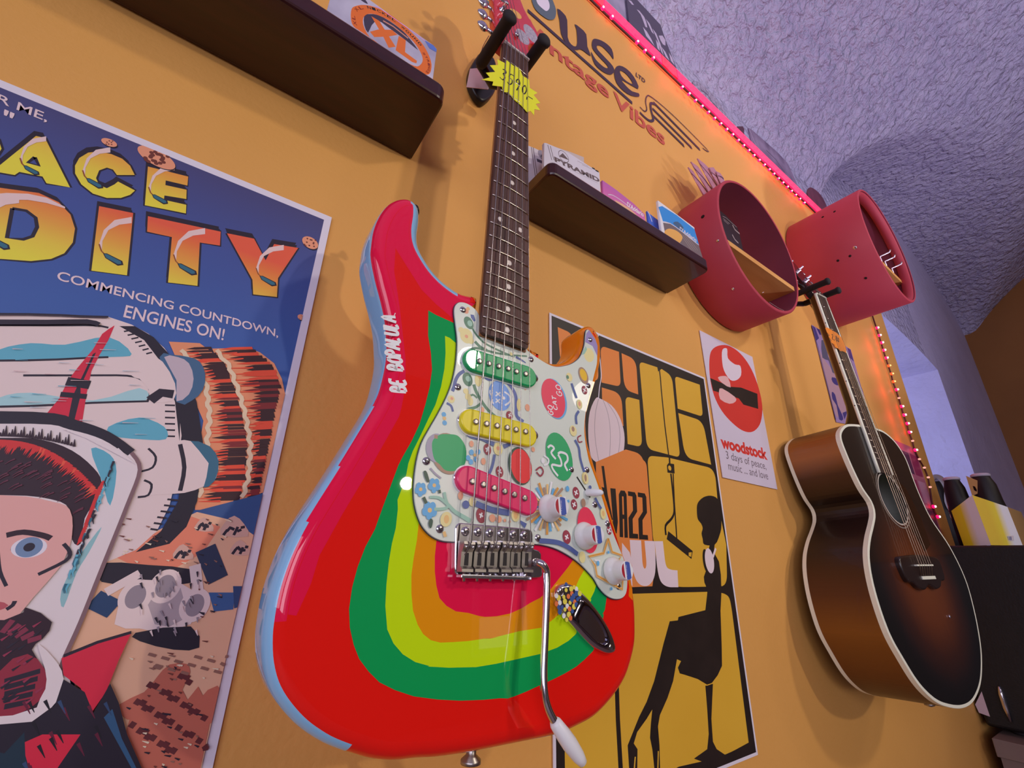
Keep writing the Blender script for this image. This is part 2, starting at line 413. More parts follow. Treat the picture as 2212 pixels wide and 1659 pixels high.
# ------------------------------------------------------------------ picture ledges
MAHOG = noisy('dark_red_lacquer', '2e0608', '3a0a0c', 14, .3, coat=.25, stretch=(1, 8, 8), gain=1)
def shelf(label, bl, right_front, top_front, x_left=None):
    """bl: pixel on the back bottom edge at the right end; right_front: pixel of the front bottom right corner"""
    A = onY(*bl, 0); B = onX(*right_front, A.x); dep = -B.y; z0 = A.z
    T = onY(*top_front, B.y); th = max(.016, T.z - z0); x0 = x_left; x1 = A.x
    fr = Frame(Vector(((x0 + x1) / 2, 0, z0)))
    t = thing('picture_ledge', label, 'shelf', fr)
    L = x1 - x0
    out = [(-L / 2, 0), (L / 2, 0), (L / 2, dep), (-L / 2, dep)]
    def rr(L, dep, r=.012, n=5):
        p = [(-L / 2, 0), (L / 2, 0)]
        for cx, a0 in ((L / 2 - r, 0), (-L / 2 + r, 90)):
            for i in range(n + 1):
                a = math.radians(a0 + 90 * i / n); p.append((cx + r * math.cos(a), dep - r + r * math.sin(a)))
        return p
    bm = MB(); o = rr(L, dep); n = len(o); e = .003
    prof = [(0, e), (e * .3, e * .3), (e, 0)]
    rings = [(inset(o, e), 0), (inset(o, e * .3), e * .3), (o, e), (o, th - e), (inset(o, e * .3), th - e * .3), (inset(o, e), th)]
    vs = []; fs = []
    for p, z in rings: vs += [(x, -max(y, 0.0005), z) for x, y in p]
    for i in range(5):
        for j in range(n): fs.append([i * n + j, (i + 1) * n + j, (i + 1) * n + (j + 1) % n, i * n + (j + 1) % n])
    fs.append(list(range(n))); fs.append([5 * n + j for j in range(n)][::-1])
    bm.add(vs, fs, MAHOG); bm.build('board', t)
    l = MB(); l.box((0, -dep + .006, th + .001), (L - .03, .006, .003), MAHOG, .0006); l.build('front_lip', t)
    return z0 + th, x0, x1, dep
SH1 = shelf('dark red lacquered picture ledge at top left with a silver and orange string pack', (888, 345), (962, 233), (966, 188), x_left=-.62)
SH2 = shelf('dark red lacquered picture ledge behind the guitar neck carrying small string packs', (1440, 635), (1535, 588), (1529, 562), x_left=onY(1190, 366, yr(.367)).x)

# ------------------------------------------------------------------ guitar hangers
def hanger(label, plate_px, plate_c, prongs, ybase, ytip, r=.0085):
    tips = []
    for px in prongs:
        a = onY(*px, yr(ytip)); tips.append(a)
    xm = sum(a.x for a in tips) / 2; zm = sum(a.z for a in tips) / 2
    if plate_px:
        fr = Frame(onY(*plate_c, -.002)); po = resample(sm([fr.pix(*q) for q in plate_px], 6), 60)
    else:
        fr = Frame(Vector((xm, -.002, zm + .06))); po = resample(sm([(0, .03), (.022, .02), (.026, -.005), (.018, -.028), (0, -.04), (-.018, -.028), (-.026, -.005), (-.022, .02)], 6), 60)
    t = thing('guitar_hanger', label, 'hanger', fr); pl = MB(); pl.prism(po, 0, .012, BLACKPL, .004); pl.build('wall_plate', t)
    hub = Vector((xm, yr(ybase) + .012, zm - .006))
    st = MB(); c = fr.o + Vector((0, -.01, 0))
    st.tube(sm([tuple(fr.loc(p)) for p in (c, c.lerp(hub, .3) + Vector((0, -.008, 0)), c.lerp(hub, .75) + Vector((0, -.008, -.004)), hub)], 6, False), .0065, BLACKPL, 12)
    st.tube([fr.loc(Vector((tips[0].x, yr(ybase), zm))), fr.loc(hub), fr.loc(Vector((tips[1].x, yr(ybase), zm)))], .007, BLACKPL, 12); st.build('stem', t)
    for a in tips:
        b = Vector((a.x, yr(ybase), a.z)); p = MB(); L = b.y - a.y
        p.lathe([(r * .8, 0), (r, .004), (r, L - .008), (r * 1.18, L - .006), (r * 1.22, L - .002), (r * .9, L + .001), (r * .3, L + .0015)], fr.loc(b), (0, -1, 0), RUBBER, 20); p.build('prong', t)
    return t
c8 = crop(980, 0, 7.373)
hanger('black guitar hanger with foam prongs holding the painted electric guitar', c8(390, 920, 560, 980, 630, 1120, 645, 1380, 590, 1560, 480, 1680, 390, 1690, 290, 1580, 215, 1420, 200, 1260, 240, 1110, 320, 980), c8(420, 1330)[0],
       c8(920, 240, 1465, 615), .392, .312)
c8b = crop(1640, 560, 6.91)
hanger('black guitar hanger with two foam prongs holding the sunburst acoustic guitar', None, None,
       c8b(1045, 320, 1205, 455), .40, .315, .0075)

# ------------------------------------------------------------------ drum shells used as shelves
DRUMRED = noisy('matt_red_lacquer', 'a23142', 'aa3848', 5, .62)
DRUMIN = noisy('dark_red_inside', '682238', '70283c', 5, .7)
BOARD = noisy('pale_plywood', 'c48a48', 'd09a56', 8, .6, stretch=(1, 6, 6))
def drum(label, cx, cz, r, y1, hoop=False):
    o = Vector((cx, 0, cz + CZ)); fr = Frame(o); L = D - y1
    t = thing('drum_shell', label, 'drum', fr); s = MB(); th = .007
    s.lathe([(r - .002, .001), (r, .003), (r, L - .002), (r - .002, L), (r - th, L), (r - th, L - .001)], (0, 0, 0), (0, -1, 0), DRUMRED, 96, cap=False)
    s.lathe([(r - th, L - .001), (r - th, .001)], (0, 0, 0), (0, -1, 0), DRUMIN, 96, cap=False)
    s.build('shell', t)
    return t, fr, L, r - th
def holes(t, fr, L, r, px, mat_, rr=.003, nm='vent_hole'):
    """small holes and screw heads on the shell side: project the pixel onto the cylinder"""
    for q in px:
        d = ray(*q); a = d.x ** 2 + d.z ** 2; dx, dz = -fr.o.x, CZ - fr.o.z
        b = 2 * (d.x * dx + d.z * dz); c = dx * dx + dz * dz - (r + .0004) ** 2; disc = b * b - 4 * a * c
        if disc < 0: continue
        tt = (-b - math.sqrt(disc)) / (2 * a); P = EYE + d * tt; p = fr.loc(P); n = Vector((p.x, 0, p.z)).normalized()
        MB().lathe([(rr, -.001), (rr, .0004), (rr * .6, .0008)], p, n, mat_, 12).build(nm, t)
HOLE = mat('1a0508', .9, name='hole_dark')
t1, f1, L1, r1 = drum('open red drum shell with a pale plywood shelf inside, right of the short ledge', .918, .672, .1655, .358)
holes(t1, f1, L1, .1655, c8b() + crop(1480, 420, 7.9)(300, 378), HOLE, .004)
holes(t1, f1, L1, .1655, crop(1480, 420, 7.9)(555, 790, 815, 1615), CHROME, .003, 'screw')
zb = f1.loc(onY(1700, 588, -L1)).z
b = MB(); ch = math.sqrt(max(0, r1 * r1 - zb * zb)); zs = -.052
b.box((0, -L1 / 2 + .002, zs), (2 * math.sqrt(r1 * r1 - zs * zs) - .003, L1 - .008, .012), BOARD); b.build('shelf_board', t1)
t2, f2, L2, r2 = drum('large red drum shell mounted high on the wall beside the arch', 1.567, .9265, .1905, .262)
holes(t2, f2, L2, .1905, c8b() + crop(1472, 200, 2.989)(988, 768, 912, 803, 1088, 1055, 1010, 1085, 1190, 1198), HOLE, .0035)
holes(t2, f2, L2, .1905, crop(1472, 200, 2.989)(1120, 1001), CHROME, .005, 'screw')
hp = MB(); hp.lathe([(r2 + .001, L2 - .03), (r2 - .008, L2 - .028), (r2 - .009, L2 - .006), (r2 + .001, L2 - .003)], (0, 0, 0), (0, -1, 0), DRUMRED, 96, cap=False); hp.build('inner_hoop', t2)
b = MB(); zs = -.02
b.box((0, -L2 / 2, zs - .03), (2 * math.sqrt(r2 * r2 - .05 ** 2) - .004, L2 - .05, .012), BOARD); b.build('shelf_board', t2)
for i, xx in enumerate((.02, .06, .12)):
    hk = MB(); hk.tube([(xx, -L2 + .03, zs - .024), (xx, -L2 + .03, zs + .004), (xx, -L2 + .004, zs + .006), (xx, -L2 + .002, zs + .012)], .0028, mat('d8c8cc', .3, 1.), 10); hk.build('wire_hook', t2)
# ------------------------------------------------------------------ painted electric guitar
_phi, _th = -.02442215, -.03292374
eu = Vector((math.cos(_phi), 0, math.sin(_phi)))
ev = -(Vector((math.sin(_phi), 0, -math.cos(_phi))) * math.cos(_th) + Vector((0, math.sin(_th), 0)))
GF = Frame(EYE + Vector((.22888918, .3404222, .66090031)), eu, ev.cross(eu), ev)
EG = thing('electric_guitar', 'electric guitar painted in red, green, lime and orange bands, hanging on the yellow wall', 'guitar', GF)
SL = .648
def fret(n): return -SL * (1 - 2 ** (-n / 12))
c1 = crop(860, 640, 4.096); c2 = crop(860, 980, 4.096); c3 = crop(900, 1250, 4.056); c4 = crop(540, 1100, 2.968); c7 = crop(740, 400, 3.456); cb = crop(980, 1110, 8.508)
WB, WBK = -.0105, -.0555      # body face and back
# outline: left silhouettes lie on the far side edge, right and bottom ones on the near roundover
left = [(1032, 660), (1030, 648), (1026, 640), (1014, 638), (989, 631), (960, 611), (937, 588), (919, 562), (906, 536), (903, 510), (905, 481), (902, 459), (890, 446), (870, 442), (847, 448), (824, 464), (804, 490), (789, 524), (782, 559), (780.5, 585), (789, 631), (801, 678), (809, 718), (812, 762), (812, 790), (804, 834), (789, 880), (750, 945), (703, 1020), (651, 1100), (624, 1144), (594, 1204), (570, 1272), (556, 1342), (553, 1386), (557, 1430), (570, 1474), (594, 1514), (631, 1555), (675, 1588)]
wl = [-.016] * 10 + [-.018, -.02, -.022, -.026, -.03, -.034, -.036, -.038] + [-.04] * 16 + [-.04, -.038, -.036, -.034, -.032, -.028]
bot = [(715, 1610), (759, 1625), (796, 1635), (843, 1639), (894, 1639), (944, 1636), (1012, 1626), (1097, 1609), (1196, 1588), (1245, 1568), (1282, 1546), (1319, 1506), (1344, 1467), (1358, 1427), (1366, 1388), (1367, 1348), (1365, 1300), (1355, 1234), (1338, 1190), (1319, 1124), (1299, 1060), (1285, 1024), (1273, 985), (1265, 957), (1262, 921), (1263, 896), (1273, 860), (1285, 823), (1293, 786), (1294, 762), (1290, 733), (1279, 714), (1266, 705)]
inn_ = [(1256, 712), (1256, 733), (1252, 750), (1243, 764), (1228, 776), (1212, 781), (1195, 781), (1176, 774), (1157, 762), (1144, 752)]
pts = [GF.pix(x, y, w_) for (x, y), w_ in zip(left, wl)] + [GF.pix(x, y, -.0235) for x, y in bot[:4]] + [GF.pix(x, y, -.019) for x, y in bot[4:]] + [GF.pix(x, y, -.0125) for x, y in inn_]
pts += [(.031, -.493), (.028, -.495), (-.0285, -.495)]     # neck joint
BODY = ccw(resample(sm(pts, 5), 420))
GL = dict(rough=.6, coat=1., spec=.1)
RED = mat('dc1208', **GL); CRIM = mat('e00f40', **GL); GRN = mat('06944a', **GL); LIME = mat('b8e00a', **GL); ORG = mat('ee8a06', **GL)
BLUE = mat('84b4ec', **GL); ORGS = mat('ff7608', **GL); HORN = mat('e2103a', **GL)
bm = MB(); n = len(BODY); R_ = .0115; rings = []
for k in range(7):
    a = math.pi / 2 * k / 6; rings.append((inset(BODY, R_ * (1 - math.sin(a))), WBK + R_ - R_ * math.cos(a)))
for k in range(9):
    a = math.pi / 2 * k / 8; rings.append((inset(BODY, R_ * (1 - math.cos(a))), WB - R_ + R_ * math.sin(a)))
vs = [(x, -w_, y) for p, w_ in rings for x, y in p]; N0 = len(rings)
# side colours: pale blue round the upper horn, left flank and lower left; orange elsewhere
ub = GF.pix(722, 1611, -.03)
def sidemat(i, k):
    x, y = BODY[i]
    left_ = (x < -.0275 and y > ub[1] - .002 and (x < ub[0] or y > -.6))
    inner_cut = x > .02 and y > -.53
    nx = BODY[(i + 1) % n][1] - BODY[i - 1][1]
    if k >= ((9 if nx < 0 else 14) if x < -.015 and y > -.55 else (10 if y > -.6 else 11 if y > -.64 else 12)) and not inner_cut and not (x > .1 and y > -.6):
        return CRIM if x < -.03 and y > -.70 else RED  # crimson carries the painted reflection over the edge
    if left_: return BLUE
    if y < -.62 and k >= 9: return RED
    return ORGS
groups = {}
for k in range(N0 - 1):
    for i in range(n):
        groups.setdefault(sidemat(i, k), []).append([k * n + i, k * n + (i + 1) % n, (k + 1) * n + (i + 1) % n, (k + 1) * n + i])
o0 = len(bm.v); bm.v += vs
for M, fl in groups.items():
    mi = bm.mi(M)
    for f in fl: bm.f.append(f); bm.fm.append(mi); bm.fs.append(True)
top = rings[-1][0]; bm.add([(x, -WB, y) for x, y in top], [list(t) for t in tris([top])], RED)
bk = rings[0][0]; bm.add([(x, -WBK, y) for x, y in bk], [list(t)[::-1] for t in tris([bk])], RED)
A = Art(bm, GF, WB)
# upper-left crimson zone: bluish reflection put into the colour; then the bands
edge = inset(BODY, R_ * 1.03); ok = [x < -.03 and y > -.70 for x, y in BODY]; i0 = next(i for i in range(n) if ok[i] and not ok[i - 1])
run = []
while ok[i0 % n] and len(run) < n: run.append(edge[i0 % n]); i0 += 1
if run[0][1] < run[-1][1]: run = run[::-1]      # from the neck joint round the horn and down the left flank
A.uv(run + A.P([(640, 1330), (672, 1260), (690, 1200), (740, 1110), (800, 1010), (862, 900)] + c7(440, 1659, 470, 1500, 470, 1300, 425, 900, 385, 640, 395, 470, 470, 590, 590, 780, 700, 890, 830, 1000)), CRIM)
A.poly(c7(640, 935, 700, 970, 790, 1010, 850, 1038, 1000, 1300) + [(1060, 900), (1060, 1150)] + c2(1750, 1100, 1850, 1235, 1830, 1380, 1810, 1420) + c3(1640, 310, 1610, 500, 1545, 635, 1470, 710, 1400, 770, 1300, 830, 1200, 880, 1090, 930, 960, 990, 860, 1030, 800, 1050) + c4(1603, 1212, 1500, 1222, 1350, 1228, 1200, 1220, 1050, 1200, 930, 1160, 830, 1110, 760, 1040, 700, 960, 665, 870, 640, 760, 635, 640, 655, 500, 690, 370, 740, 240, 800, 130, 850, -10) + c1(0, 1500, 40, 1420, 120, 1280, 190, 1130, 240, 960, 280, 800, 300, 650, 290, 500, 265, 350), GRN)
A.poly(c7(765, 1125, 800, 1140, 860, 1190, 1000, 1400) + [(1060, 900), (1060, 1150)] + c2(1640, 1000, 1765, 1125, 1735, 1220, 1700, 1290) + c3(1530, 180, 1470, 380, 1390, 490, 1330, 545, 1230, 605, 1080, 660, 880, 705, 700, 745, 520, 775, 280, 780, 100, 770) + c4(1150, 1005, 1060, 980, 980, 930, 920, 860, 880, 770, 868, 620, 875, 480, 890, 340, 910, 220, 935, 120, 948, 0) + c1(-5, 1800, 65, 1620, 90, 1480, 130, 1370, 200, 1230, 270, 1080, 330, 960, 380, 800, 410, 640, 420, 500), LIME)
A.poly(c4(1085, 60, 1070, 200, 1050, 310, 1035, 420, 1035, 540, 1045, 650, 1075, 740, 1110, 800, 1160, 840, 1220, 855, 1300, 852, 1400, 845, 1500, 830, 1600, 820) + c3(640, 525, 800, 485, 900, 460, 1090, 430, 1180, 370, 1250, 310, 1390, 80) + c2(1600, 1110, 1660, 1005, 1400, 800, 600, 600), ORG)
A.poly(c4(1196, 180, 1195, 205, 1185, 300, 1185, 400, 1195, 490, 1215, 570, 1260, 620, 1320, 655, 1400, 665, 1470, 685) + c3(600, 335, 700, 330, 820, 305, 920, 260, 1000, 210, 1080, 170, 1170, 90) + c2(1350, 1200, 1420, 1110, 1500, 1010, 1560, 925, 1400, 780, 900, 650), CRIM)
A.poly(c2(1700, 90, 1760, 260, 1830, 460, 1900, 650, 1970, 850, 2020, 1020, 2045, 1180, 2040, 1260, 2075, 1300, 2072, 1200, 2040, 1060, 1975, 860, 1900, 620, 1820, 370, 1745, 180, 1710, 60) + c1(1690, 1440, 1662, 1300, 1652, 1150, 1660, 1040, 1700, 890, 1745, 740, 1775, 600, 1780, 500, 1760, 385, 1700, 300, 1600, 500, 1560, 1000), ORGS)
WHT = mat('f2ecf4', .4)
A.hand('BE BOPALULA.', (877, 848), (852, 668), (846, 845), .0027, WHT)
bm.build('body', EG)
# ---- pickguard and its painted pictures
PGW = mat('c6cec2', .3, coat=.4); PGB = mat('1c2a3c', .4)
pgpx = c1(545, 52, 510, 78, 498, 130, 508, 230, 526, 380, 522, 520, 508, 640, 478, 770, 428, 900, 350, 1050, 280, 1170, 215, 1290, 175, 1420, 152, 1560) + c2(142, 300, 148, 430, 180, 560, 230, 660, 300, 730, 380, 768, 480, 780, 800, 790, 1195, 800, 1300, 812, 1400, 842, 1480, 882, 1560, 932, 1620, 980, 1680, 1040, 1740, 1110, 1780, 1180, 1830, 1240, 1880, 1275, 1930, 1288, 1980, 1280, 2012, 1250, 2026, 1200, 2030, 1100, 2010, 970, 1960, 840, 1900, 690, 1860, 560, 1810, 400, 1760, 250, 1700, 90) + c1(1690, 1450, 1665, 1330, 1650, 1200, 1655, 1080, 1670, 980, 1700, 850, 1735, 700, 1760, 600, 1762, 520, 1745, 430, 1715, 345, 1690, 298, 1668, 300, 1660, 350, 1655, 410, 1645, 460, 1610, 540, 1540, 595, 1460, 618, 1390, 622, 1310, 590, 1230, 540, 1160, 490, 1100, 450, 760, 330, 718, 170, 680, 110, 610, 62)
PW = -.0077
PG = [GF.pix(x, y, PW) for x, y in pgpx]
pg = MB(); PGo = resample(sm(PG, 3), 380); PGo = ccw(PGo)
pg.prism(inset(PGo, -.0006), WB + .0004, PW - .0012, PGB); pg.prism(PGo, WB + .0004, PW, PGW, .0004, 1)
P = Art(pg, GF, PW)
c = dict(blue='6b96dc', dblue='51609c', navy='4b5c92', ltb='5aa0cc', maroon='8c2c3e', red='e8262e', pink='e03050', green='1c9c5c', olive='4f7a62', mint='8fb8a4', cream='e0cc8e', tan='d8b070', orange='ffae18', brown='9c7c66', salmon='e09878', white='f0f0f4', grey='9a94a4', purple='8c7cae', teal='74a0a0', gold='c88c3c', dk='2c4a3c')
K = {k: mat(v, .4) for k, v in c.items()}
DS = .46
def dot(px, r, k, ry=None, rot=0): P.ell(px[0], r * DS, K[k], ry * DS if ry else None, rot)
P_line = P.line
P.line = lambda px, wd, M, smooth=0, closed=False: P_line(px, [x * .52 for x in wd] if isinstance(wd, list) else wd * .52, M, smooth, closed)
P_ell = P.ell
# horn tips
P.poly(c1(1690, 296, 1665, 330, 1655, 405, 1720, 440, 1762, 530, 1765, 440, 1745, 380), K['purple'])
dot(c1(1690, 520), .0165, 'cream', .021, -.5); P.poly(c1(1660, 440, 1640, 480, 1622, 520, 1650, 510, 1672, 470), K['mint'])
dot(c1(600, 130), .0065, 'salmon'); dot(c1(620, 110), .004, 'tan'); P.poly(c1(640, 160, 670, 165, 685, 215, 670, 225, 645, 190), K['navy'])
P.line(c1(625, 210, 660, 290, 700, 350, 760, 410, 850, 460, 960, 510, 1030, 535), .0042, K['olive'], 5); dot(c1(625, 235), .011, 'olive', .0145, .5); dot(c1(635, 240), .006, 'mint', .007)
dot(c1(605, 350), .015, 'cream', .017); dot(c1(640, 390), .008, 'cream'); dot(c1(560, 300), .007, 'cream'); dot(c1(605, 355), .004, 'salmon')
P.line(c1(575, 520, 600, 490, 660, 465, 720, 462, 860, 500, 1000, 520, 1140, 530), [.006, .0035], K['olive'], 4); P.line(c1(680, 400, 730, 450, 790, 480), .006, K['olive'], 4)
P.line(c1(1040, 535, 1100, 570, 1130, 590), [.006, .002], K['navy'], 3); dot(c1(1000, 510), .004, 'cream')
# blue flag chains
P.line(c1(560, 580, 600, 640, 640, 670), .005, K['navy'], 3); P.line(c1(585, 660, 540, 690, 510, 740, 495, 800, 480, 840), .0062, K['navy'], 3); dot(c1(655, 670), .005, 'navy')
dot(c1(615, 735), .0112, 'olive', .0145, .3); dot(c1(620, 730), .006, 'mint'); P.line(c1(670, 780, 690, 840, 740, 930, 800, 1010, 870, 1070), [.0065, .0055], K['olive'], 4)
P.line(c1(700, 900, 660, 870, 620, 900), .0035, K['olive'], 3); P.line(c1(740, 940, 690, 980, 620, 1000, 575, 1040), [.004, .006], K['olive'], 3)
dot(c1(710, 740), .008, 'cream', .014); dot(c1(720, 715), .004, 'tan'); dot(c1(600, 840), .006, 'cream'); dot(c1(620, 890), .007, 'cream'); dot(c1(640, 930), .006, 'cream', .009); dot(c1(470, 910), .0075, 'cream'); dot(c1(475, 905), .003, 'salmon'); P.line(c1(430, 945, 470, 970, 485, 1020), .004, K['navy'], 3)
dot(c1(405, 1045), .0046, 'ltb'); dot(c1(412, 1120), .0046, 'ltb'); dot(c1(410, 1080), .0036, 'tan')
# blue sun with a face
P.line(c1(770, 715, 810, 735, 850, 715, 940, 745, 1000, 800, 1040, 880, 1045, 980, 1050, 1060, 1110, 1110), .007, K['dblue'], 4)
dot(c1(900, 880), .0268, 'blue', .0318, .25)
for a, b in ((c1(865, 845, 905, 885), 0), (c1(905, 850, 862, 882), 0), (c1(865, 905, 900, 945), 0), (c1(902, 910, 862, 940), 0)): P.line(a, .0026, K['white'])
P.line(c1(815, 830, 812, 855, 830, 880), .003, K['white'], 3); P.line(c1(835, 910, 832, 930, 845, 950), .003, K['white'], 3); P.line(c1(940, 845, 985, 880, 990, 930, 945, 965), .0034, K['white'], 4); dot(c1(935, 900), .0036, 'white')
dot(c1(985, 1055), .0085, 'maroon', .0095); P.line(c1(975, 1045, 1000, 1060), .002, K['white']); P.line(c1(995, 1030, 980, 1070), .002, K['white']); dot(c1(745, 1005), .0046, 'salmon', .006); dot(c1(1070, 960), .006, 'cream', .014); dot(c1(1145, 985), .0065, 'salmon', .008); P.line(c1(1140, 780, 1120, 800, 1128, 830), .003, K['salmon'], 3)
# red disc with lettering
dot(c1(1385, 905), .0358, 'ltb', .0478, .25); dot(c1(1375, 900), .0338, 'pink', .046, .25)
P.hand('GO', c1(1372, 1055)[0], c1(1362, 962)[0], c1(1330, 1046)[0], .0011, K['white']); P.hand('CAT', c1(1410, 1010)[0], c1(1395, 880)[0], c1(1375, 1000)[0], .0011, K['white']); P.hand('GO', c1(1450, 890)[0], c1(1435, 780)[0], c1(1405, 880)[0], .0011, K['white'])
dot(c1(1640, 700), .0155, 'brown', .0215, .35); dot(c1(1640, 695), .0112, 'orange', .0155, .35)
dot(c1(1515, 715), .0095, 'cream', .011); dot(c1(1500, 715), .004, 'olive', .005); P.line(c1(1535, 770, 1555, 830, 1580, 900), .006, K['navy'], 3)
for q, r_ in ((c1(1650, 830), .0085), (c2(898, 160), .0085), (c1(790, 1355), .0085), (c2(735, 545), .0105), (c2(1575, 345), .0095), (c2(1558, 450), .0085), (c2(1492, 738), .0105), (c2(1868, 680), .0068)):
    dot(q, r_, 'maroon', r_ * 1.28, .2); x, y = q[0]
    P.line([(x - 4, y - 3), (x + 4, y + 3)], .0026, K['white']); P.line([(x + 2, y - 5.5), (x - 2, y + 5.5)], .0026, K['white'])
dot(c1(1605, 955), .0085, 'cream', .0115); dot(c1(1605, 952), .004, 'salmon', .006); P.line(c1(1600, 1015, 1575, 1060, 1580, 1130), .0055, K['navy'], 3)
dot(c1(1550, 1190), .0105, 'cream', .0125); dot(c1(1548, 1175), .0045, 'brown', .006); P.line(c1(1620, 1230, 1590, 1250, 1600, 1290, 1630, 1285), .0026, K['maroon'], 3)
P.line(c1(1565, 1270, 1600, 1340, 1610, 1420, 1630, 1500, 1650, 1560), .0052, K['navy'], 3); dot(c1(1650, 1610), .0078, 'cream', .013, .1); dot(c1(1655, 1610), .0035, 'brown', .007)
# green discs
dot(c1(440, 1390), .0318, 'brown', .0375, .35); dot(c1(340, 1340), .02, 'grey', .026); P.poly(c1(300, 1340, 310, 1270, 370, 1225, 440, 1220, 520, 1230, 570, 1280, 600, 1350, 600, 1450, 570, 1510, 500, 1545, 420, 1540, 370, 1490, 320, 1440), K['green'], 4)
P.line(c1(320, 1240, 350, 1245), .006, K['brown']); P.line(c1(285, 1520, 330, 1570, 380, 1610), .003, K['grey'], 3)
dot(c1(1428, 1415), .0358, 'green', .052, .3); P.line(c1(1325, 1340, 1350, 1320, 1380, 1345, 1355, 1385, 1395, 1440), .0042, K['white'], 4); P.line(c1(1415, 1395, 1440, 1380, 1490, 1400, 1500, 1450, 1475, 1490, 1500, 1545), .0046, K['white'], 4); P.line(c1(1415, 1400, 1440, 1450, 1440, 1500, 1365, 1490, 1370, 1530, 1415, 1590), .0042, K['white'], 4); P.line(c1(1290, 1410, 1330, 1440, 1325, 1480, 1290, 1495), .0036, K['white'], 3); dot(c1(1282, 1455), .005, 'white', .006)
P.line(c1(615, 1215, 660, 1240, 740, 1255, 800, 1285, 850, 1310), .008, K['navy'], 3); P.line(c1(935, 1330, 990, 1310, 1050, 1300), [.008, .003], K['navy'], 3)
dot(c1(650, 1305), .0046, 'salmon', .006); dot(c1(885, 1350), .0105, 'cream', .0125); dot(c1(885, 1345), .0042, 'salmon'); dot(c1(755, 1460), .005, 'salmon', .0065); dot(c1(1195, 1355), .0046, 'salmon', .005)
for dx, dy in ((0, 0), (60, -5), (-30, 50), (40, 60), (-5, 85)): dot(c1(650 + dx, 1380 + dy), .0046, 'ltb', .0052)
dot(c1(680, 1405), .003, 'tan'); P.line(c1(855, 1400, 840, 1480, 820, 1540, 800, 1580), .005, K['navy'], 3)
dot(c1(1080, 1500), .0288, 'dk', .0375, .2); dot(c1(1090, 1500), .0255, 'red', .0345, .2); P.line(c1(1220, 1540, 1260, 1510, 1285, 1550, 1260, 1590, 1225, 1555), .003, K['maroon'], 3)
# blue flowers
for q, s_ in ((c2(320, 280), 1), (c2(200, 315), .95), (c2(280, 500), 1.2)):
    x, y = q[0]
    for k in range(5):
        a = k * 1.2566 + .4; P.ell((x + 8 * s_ * math.cos(a), y + 9 * s_ * math.sin(a)), .0022 * s_, K['ltb'], .0028 * s_)
    P.ell((x, y), .0015 * s_, K['tan'])
P.poly(c2(225, 160, 250, 155, 275, 230, 265, 255, 240, 220), K['dk'], 3); P.line(c2(365, 320, 370, 350), .004, K['dk']); P.line(c2(225, 385, 250, 440), .005, K['dk']); P.poly(c2(285, 575, 308, 590, 300, 640, 285, 660, 268, 620), K['dk'], 3)
P.line(c2(280, 385, 360, 390, 430, 440, 500, 510, 580, 560, 640, 595), [.004, .007], K['mint'], 4); P.line(c2(410, 340, 420, 400, 440, 470, 380, 490, 320, 490), .0046, K['mint'], 3); dot(c2(553, 370), .005, 'salmon', .0075); dot(c2(600, 450), .007, 'navy'); dot(c2(655, 425), .006, 'cream', .008)
dot(c2(425, 580), .0105, 'cream', .0125, -.3); dot(c2(428, 580), .005, 'tan', .007); P.line(c2(405, 690, 420, 735), .005, K['tan'])
P.line(c2(690, 440, 760, 470, 830, 495, 900, 510, 990, 525), .0095, K['navy'], 3)
for q, r_ in ((c2(835, 570), .0068), (c2(893, 580), .006), (c2(945, 590), .003), (c2(990, 600), .002)): dot(q, r_, 'salmon')
dot(c2(1040, 545), .0095, 'cream', .0115); dot(c2(1040, 545), .005, 'tan', .007); P.line(c2(1080, 600, 1130, 640), [.004, .009], K['navy'], 2)
# sunburst round the first knob
x0, y0 = c2(1320, 480)[0]
for k in range(34):
    a = 2 * math.pi * k / 34 + .1; M_ = K[('tan', 'white', 'ltb', 'gold', 'brown')[k % 5]]; r0, r1 = 22, 43 + 6 * ((k * 7) % 3)
    P.line([(x0 + r0 * .9 * math.cos(a), y0 + r0 * 1.05 * math.sin(a)), (x0 + r1 * .9 * math.cos(a), y0 + r1 * 1.05 * math.sin(a))], [.0028, .0048], M_)
dot(c2(1680, 672), .0285, 'pink', .046, .15); dot(c2(1500, 310), .0046, 'ltb', .006); dot(c2(1640, 435), .0062, 'brown', .009); dot(c2(1660, 215), .008, 'cream', .013, .1); dot(c2(1658, 215), .0035, 'brown', .008); dot(c2(1700, 296), .004, 'navy')
P.line(c2(1745, 390, 1770, 440, 1800, 490), .0052, K['navy'], 3); dot(c2(1815, 530), .0085, 'cream', .012); dot(c2(1815, 530), .004, 'tan', .006); dot(c2(1630, 915), .0085, 'cream', .011)
P.line(c2(1250, 770, 1340, 775, 1430, 790, 1510, 830, 1590, 890), .008, K['navy'], 3)
# star at the tip
for w_, k in ((.0052, 'tan'), (.0026, 'gold')):
    P.line(c2(1860, 750, 1895, 870, 1980, 900, 1940, 960, 1990, 1080, 1985, 1200, 1890, 1150, 1760, 1080, 1745, 990, 1690, 910, 1820, 880), w_, K[k], 0, True)
P.line(c2(1740, 940, 1790, 950), .003, K['white']); dot(c2(1770, 970), .0035, 'ltb', .005); dot(c2(1862, 872), .003, 'ltb'); dot(c2(1888, 1195), .003, 'ltb')
PGO = pg.build('pickguard', EG)
def screw(px, parent, w0=PW, r=.0035, M=CHROME, nm='screw'):
    u, v = GF.pix(*px, w0 + .001); s = MB()
    s.lathe([(r, -.0006), (r * .96, .0004), (r * .75, .0011), (r * .4, .0015), (r * .05, .0016)], (u, -w0, v), (0, -1, 0), M, 16)
    s.box((u, -w0 - .0015, v), (r * 1.2, .0003, r * .28), mat('30282c', .5)); s.build(nm, parent)
